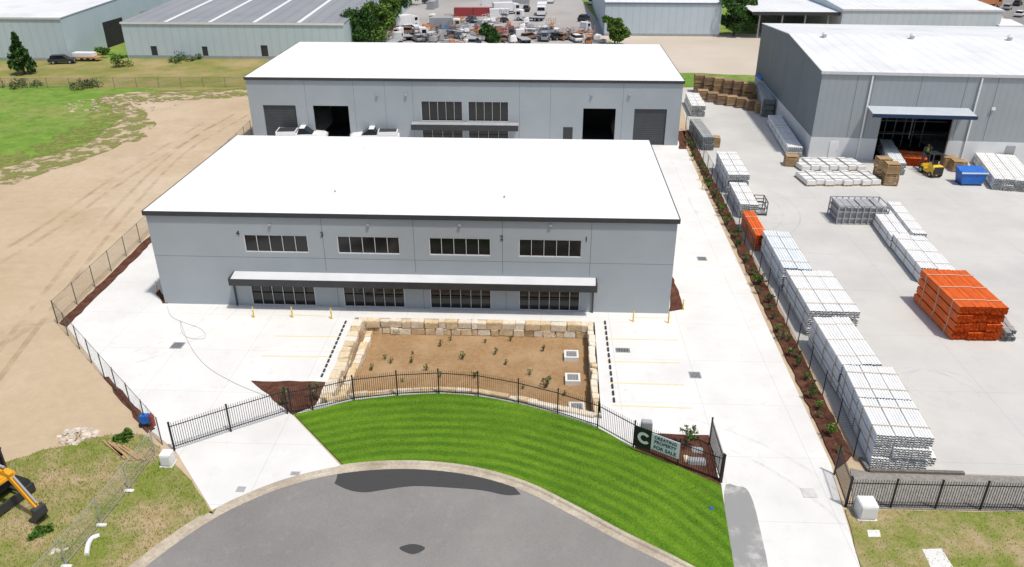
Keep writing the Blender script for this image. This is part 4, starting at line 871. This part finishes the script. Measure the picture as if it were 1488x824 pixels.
for px,py,w,h,l in ((938,634,.7,1.2,'tall grey letterbox pillar behind the sale board'),(1012,672,1.0,.35,'low grey slab lying on the mulch near the open gate'),(1013,655,.7,.25,'small dark slab on the mulch behind the grey one'),(997,668,.35,.3,'pale stone beside the slabs on the mulch')):
    g=G(px,py,.1); m=MB(); m.hexa([(g.x-w/2,g.y-.22,.08),(g.x+w/2,g.y-.3,.08),(g.x+w/2,g.y+.2,.08),(g.x-w/2,g.y+.28,.08),(g.x-w/2+.04,g.y-.18,h),(g.x+w/2-.05,g.y-.24,h),(g.x+w/2-.04,g.y+.15,h),(g.x-w/2+.06,g.y+.22,h)]); tag(m.build('letterbox' if h>1 else 'rock',m_grey if w>.5 else m_stone,bevel=.04),l,'letterbox' if h>1 else 'rock')
def rubble(px,py,n,rad,mat,label,hh=.35,k=1):
    g=G(px,py,0); m=MB()
    for i in range(n):
        t=random.random()*2*PI; q=rad*random.random()**.6; x,y=g.x+math.cos(t)*q*1.4,g.y+math.sin(t)*q; s=random.uniform(.1,.3)*k; z=hh*(1-q/rad)
        m.hexa([(x+random.uniform(-s,s)*.3+u*s,y+random.uniform(-s,s)*.3+v*s,z+w*s*.7) for (u,v,w) in ((-1,-1,-.5),(1,-1,-.5),(1,1,-.5),(-1,1,-.5),(-.7,-.7,.6),(.7,-.7,.5),(.7,.7,.6),(-.7,.7,.4))])
    o=tag(m.build('rubble_pile',mat,bevel=0),label,'rubble'); return o
m_rub=M('pale_rubble',(.62,.56,.48),(.5,.42,.33),s=3,rough=1,island=.2)
rubble(112,634,60,.8,m_rub,'pale broken concrete pile on the dirt above the excavator',.3,.7)['kind']='stuff'; rubble(180,152,70,6,M('brown_rubble',(.42,.33,.24),(.48,.40,.31),s=2,rough=1,island=.2),'scattered brown stones at the edge of the green field',.2)['kind']='stuff'
rubble(90,800,14,.4,m_rub,'small pale stones at the foot of the temporary fence',.1,.5)['kind']='stuff'
for i in range(5):
    a=G(150+i*7,640+i*2,.12); m=MB(); ang=R(-38+random.uniform(-6,6)); b=a+Vector((math.cos(ang)*2.2,math.sin(ang)*2.2,0)); m.bar(a,b,.14,.05); tag(m.build('timber_plank',m_wood),'timber plank number %d from the left, near the top of the temporary fence'%(i+1),'plank','planks on the verge')
mb=MB(); Pp=catmull([G(p[0],p[1],.12) for p in [(126,806),(128,792),(134,782),(145,778)]],5)
for a,b in zip(Pp[:-1],Pp[1:]): mb.cyl(a,b,.12,8)
tag(mb.build('pipe_offcut',m_white),'curved white pipe piece lying beside the temporary fence','pipe')
for px,py,l in ((148,764,'at its second foot'),(188,714,'near its top end'),(97,824,'at its lowest foot')):
    g=G(px,py,.06); m=MB(); m.box(g.x-.25,g.x+.25,g.y-.1,g.y+.1,.06,.16); tag(m.build('fence_block',m_conc,bevel=.03),'pale foot block of the temporary fence, '+l,'block')
g=G(213,618,.05); r=thing('tool_cart',g,'blue and red tool cart standing by the left gate post','tool cart')
m=MB(); m.box(g.x-.25,g.x+.25,g.y-.2,g.y+.2,.25,.8); m.build('blue_box',m_blue,r,bevel=.03); m=MB(); m.cyl((g.x+.42,g.y,.05),(g.x+.42,g.y,.75),.14,12); m.cyl((g.x+.42,g.y,.75),(g.x+.42,g.y,.95),.14,12,r2=.04); m.build('red_cylinder',m_red,r); m=MB(); m.bar((g.x-.2,g.y+.2,.2),(g.x-.35,g.y+.35,1.25),.05); m.bar((g.x+.2,g.y+.2,.2),(g.x+.05,g.y+.35,1.25),.05); m.build('handle',m_white,r)
for y_ in (-.2,.2): m=MB(); m.cyl((g.x+y_,g.y-.22,.18),(g.x+y_,g.y-.16,.18),.16,12); m.build('wheel',m_tyre,r)
g=G(1033,739,.12); m=MB(); m.hexa([(g.x-.1,g.y-.1,.1),(g.x+.12,g.y-.1,.1),(g.x+.12,g.y+.1,.1),(g.x-.1,g.y+.1,.1),(g.x-.06,g.y-.05,.22),(g.x+.08,g.y-.05,.2),(g.x+.06,g.y+.06,.22),(g.x-.05,g.y+.06,.2)]); tag(m.build('meter_lid',m_blue,bevel=.02),'small blue cap on the lawn near the right driveway','cap')
for px,py in ((1268,775),(1358,812)):
    sheet('concrete_pad',[(px-8,py-5),(px+10,py-5),(px+12,py+5),(px-6,py+5)] if px<1300 else [(1340,798),(1368,797),(1395,840),(1362,845)],.085,m_conc)
# ================================================================ VEGETATION
def leaves(n,cl,leaf,mat,name,parent,seed):
    g=np.random.default_rng(seed); cl=np.array(cl); k=g.integers(0,len(cl),n); v=g.normal(size=(n,3)); v/=np.linalg.norm(v,axis=1)[:,None]
    rr=g.random(n)**.45; p=cl[k,:3]+v*rr[:,None]*cl[k,3:4]*np.array([1,1,.8])
    a=g.normal(size=(n,3)); a/=np.linalg.norm(a,axis=1)[:,None]; b=np.cross(a,g.normal(size=(n,3))); b/=np.linalg.norm(b,axis=1)[:,None]
    s=leaf*(.5+g.random(n))[:,None]; vs=np.stack([p-a*s-b*s*.5,p+a*s-b*s*.5,p+a*s+b*s*.5,p-a*s+b*s*.5],1).reshape(-1,3)
    me=bpy.data.meshes.new(name); me.from_pydata(vs.tolist(),[],np.arange(4*n).reshape(-1,4).tolist()); me.materials.append(mat)
    o=bpy.data.objects.new(name,me); C.objects.link(o); o.parent=parent; return o
def tree(px,py,h,cr_,mat,label,seed,n=4500,conical=False,leaf=.22):
    g=random.Random(seed); loc=G(px,py,0); r=thing('pine_tree' if conical else 'tree',loc,label,'tree'); m=MB()
    o=loc; m.cyl(o,o+Vector((0,0,h*.5)),h*.03,8,r2=h*.02); m.cyl(o+Vector((0,0,h*.5)),o+Vector((0,0,h*.92)),h*.02,8,r2=.02); cl=[]
    if conical:
        n=2600
        for i in range(34):
            t=i/34; z=h*(.14+.84*t); q=cr_*(1-t)*g.uniform(.5,1); an=i*2.4; c=(math.cos(an)*q,math.sin(an)*q,z,max(.2,cr_*.34*(1-t)+.1)); cl.append(c)
            m.cyl(o+Vector((0,0,z)),o+Vector((c[0],c[1],z)),.04,5,r2=.01)
    else:
        for i in range(20):
            an=i*2.4+g.random(); q=cr_*g.uniform(.1,.8); z=h*g.uniform(.25,.88); c=(math.cos(an)*q,math.sin(an)*q,z,cr_*g.uniform(.28,.5)); cl.append(c)
            m.cyl(o+Vector((0,0,h*.3)),o+Vector(c[:3]),h*.012,5,r2=.02)
    m.build('trunk',m_bark,r); leaves(n,cl,leaf,mat,'crown',r,seed)
TR=[(36,108,7.2,2.2,m_leafd,'dark conical pine tree left of the far grey roofed shed',True),(526,76,8.5,4,m_leafd,'dark tree at the right corner of the far grey roofed shed, nearest',False),(545,64,8.5,4.2,m_leaf,'green tree just behind the nearest one at the far shed corner',False),(561,44,9,4.5,m_leaf,'green tree in the middle of the row beside the far shed',False),(574,24,9.5,4.5,m_leafd,'dark tree near the top of the row beside the far shed',False),(588,8,8.5,4.5,m_leaf,'green tree at the top of the row beside the far shed',False),(893,66,6,2.7,m_leaf,'green rounded tree left of the beige pavement',False),(712,68,4.5,2.2,m_leafd,'small dark tree peeking above the rear white roof',False),(1066,52,9.5,4.2,m_leafd,'large dark tree between the white ribbed shed and the canopy',False),(1083,44,8,3,m_leafd,'dark tree just left of the canopy shed',False),(604,-4,8,3.5,m_leaf,'green tree at the top edge left of the far yard',False)]
for i,t in enumerate(TR): tree(t[0],t[1],t[2],t[3],t[4],t[5],i+3,conical=t[6])
def bush(px,py,h,rr,mat,label,seed,nm='bush',n=700,leaf=.12,z=0,group=None):
    g=random.Random(seed); loc=G(px,py,z); r=thing(nm,loc,label,'shrub' if nm!='seedling' else 'plant',group); m=MB(); cl=[]
    for i in range(9):
        an=i*2.4; q=rr*g.uniform(.1,1.0); c=(math.cos(an)*q,math.sin(an)*q,h*g.uniform(.2,.85),rr*g.uniform(.2,.42)); cl.append(c); m.cyl(loc,loc+Vector(c[:3]),.02,4,r2=.008)
    m.build('stem',m_bark,r); leaves(n,cl,leaf,mat,'foliage',r,seed); return r
for i,(px,py,h,rr,mt,l) in enumerate([(172,98,2.4,2.2,m_leaf,'green bush between the two left sheds'),(125,128,1.2,2.2,m_leafo,'olive bush on the dry grass below the left sheds'),(265,88,1.3,3.2,m_leafd,'dark low shrub against the far shed wall'),(150,80,1.6,1.8,m_leaf,'green bush beside the flat trailer'),(178,640,.4,.6,m_leaf,'green weeds beside the timber planks'),(60,775,.25,.5,m_leaf,'green weeds below the excavator bucket'),(30,126,.7,3.2,m_leafo,'wide low olive clump along the thin fence, below the pine')]): bush(px,py,h,rr,mt,l,40+i)
protos=[]; N=58
for i in range(N):
    t=(i+.5)/N; A_,B_=G(998,205),G(1224,668); p=A_+(B_-A_)*t; p.x+=random.uniform(-.3,.25); p.y+=random.uniform(-.6,.6)
    if i<3:
        o=bush(0,0,.8,.36,[m_leafo,m_leafd,m_leaf][i],'',90+i,'shrub',150,.05); protos.append(o)
    else: o=copy_tree(protos[i%3])
    o.location=(p.x,p.y,.1); s=random.uniform(.5,1.25); o.scale=(s,s,s); o.rotation_euler=(0,0,random.random()*6)
    tag(o,'small leafy shrub growing in the long red mulch strip by the pipe yard','shrub','shrubs along the mulch strip')
sp=[]; k=0
for px,py in [(548,484),(575,486),(600,480),(640,482),(668,484),(700,482),(735,485),(770,487),(800,486),(835,488),(560,522),(568,528),(600,515),(598,527),(640,503),(672,522),(705,498),(742,495),(720,515),(790,510),(735,530),(770,545),(690,548),(795,555),(640,548),(540,538),(810,490),(655,495),(620,538),(585,555),(760,565),(820,575)]:
    if k<2: o=bush(0,0,.5,.22,[m_leafo,m_leaf][k],'',120+k,'seedling',50,.04); sp.append(o)
    else: o=copy_tree(sp[(k*7//3)%2])
    g=G(px,py,-.94); o.location=g; s=random.uniform(.5,1.1); o.scale=(s,s,s*1.3); o.rotation_euler=(0,0,random.random()*6)
    tag(o,'young seedling planted in the brown basin floor','plant','seedlings in the basin'); k+=1
for i,(px,py,h,l) in enumerate([(414,588,1.3,'spiky young plant in the left mulch bed behind the gate end'),(458,580,1.5,'taller young plant in the left mulch bed beside the sandstone wall'),(997,648,1.3,'green young plant in the mulch bed behind the sale board'),(1003,640,1.0,'small plant at the back of the right mulch bed'),(795,562,.9,'taller green plant among the seedlings near the arched fence')]): bush(px,py,h,.4,m_leafo if i!=2 else m_leaf,l,150+i,'young_plant',130,.06,z=-.9 if i==4 else .1)
# ================================================================ LIGHT / CAMERA
sd=Vector((.30,-.26,1)).normalized()
sun=bpy.data.lights.new('sun','SUN'); sun.energy=3.4; sun.angle=R(3); sun.color=(1,.955,.885)
so=bpy.data.objects.new('sun',sun); C.objects.link(so); so.rotation_euler=sd.to_track_quat('Z','Y').to_euler(); so.location=(0,0,80)
w=bpy.data.worlds.new('World'); bpy.context.scene.world=w; w.use_nodes=True; nt=w.node_tree
sk=nt.nodes.new('ShaderNodeTexSky'); sk.sky_type='NISHITA'; sk.sun_disc=False; sk.sun_elevation=math.asin(sd.z); sk.sun_rotation=math.atan2(sd.x,sd.y); sk.dust_density=3
nt.links.new(sk.outputs[0],nt.nodes['Background'].inputs[0]); nt.nodes['Background'].inputs[1].default_value=.12
cam=bpy.data.cameras.new('camera'); cam.sensor_width=36; cam.lens=36*F/1488; cam.clip_end=4000; cam.clip_start=.5
co=bpy.data.objects.new('camera',cam); C.objects.link(co); co.location=(0,0,H); co.rotation_euler=(PI/2-P,0,YAW)
s=bpy.context.scene; s.camera=co; s.view_settings.view_transform='Standard'; s.view_settings.look='None'; s.view_settings.exposure=0
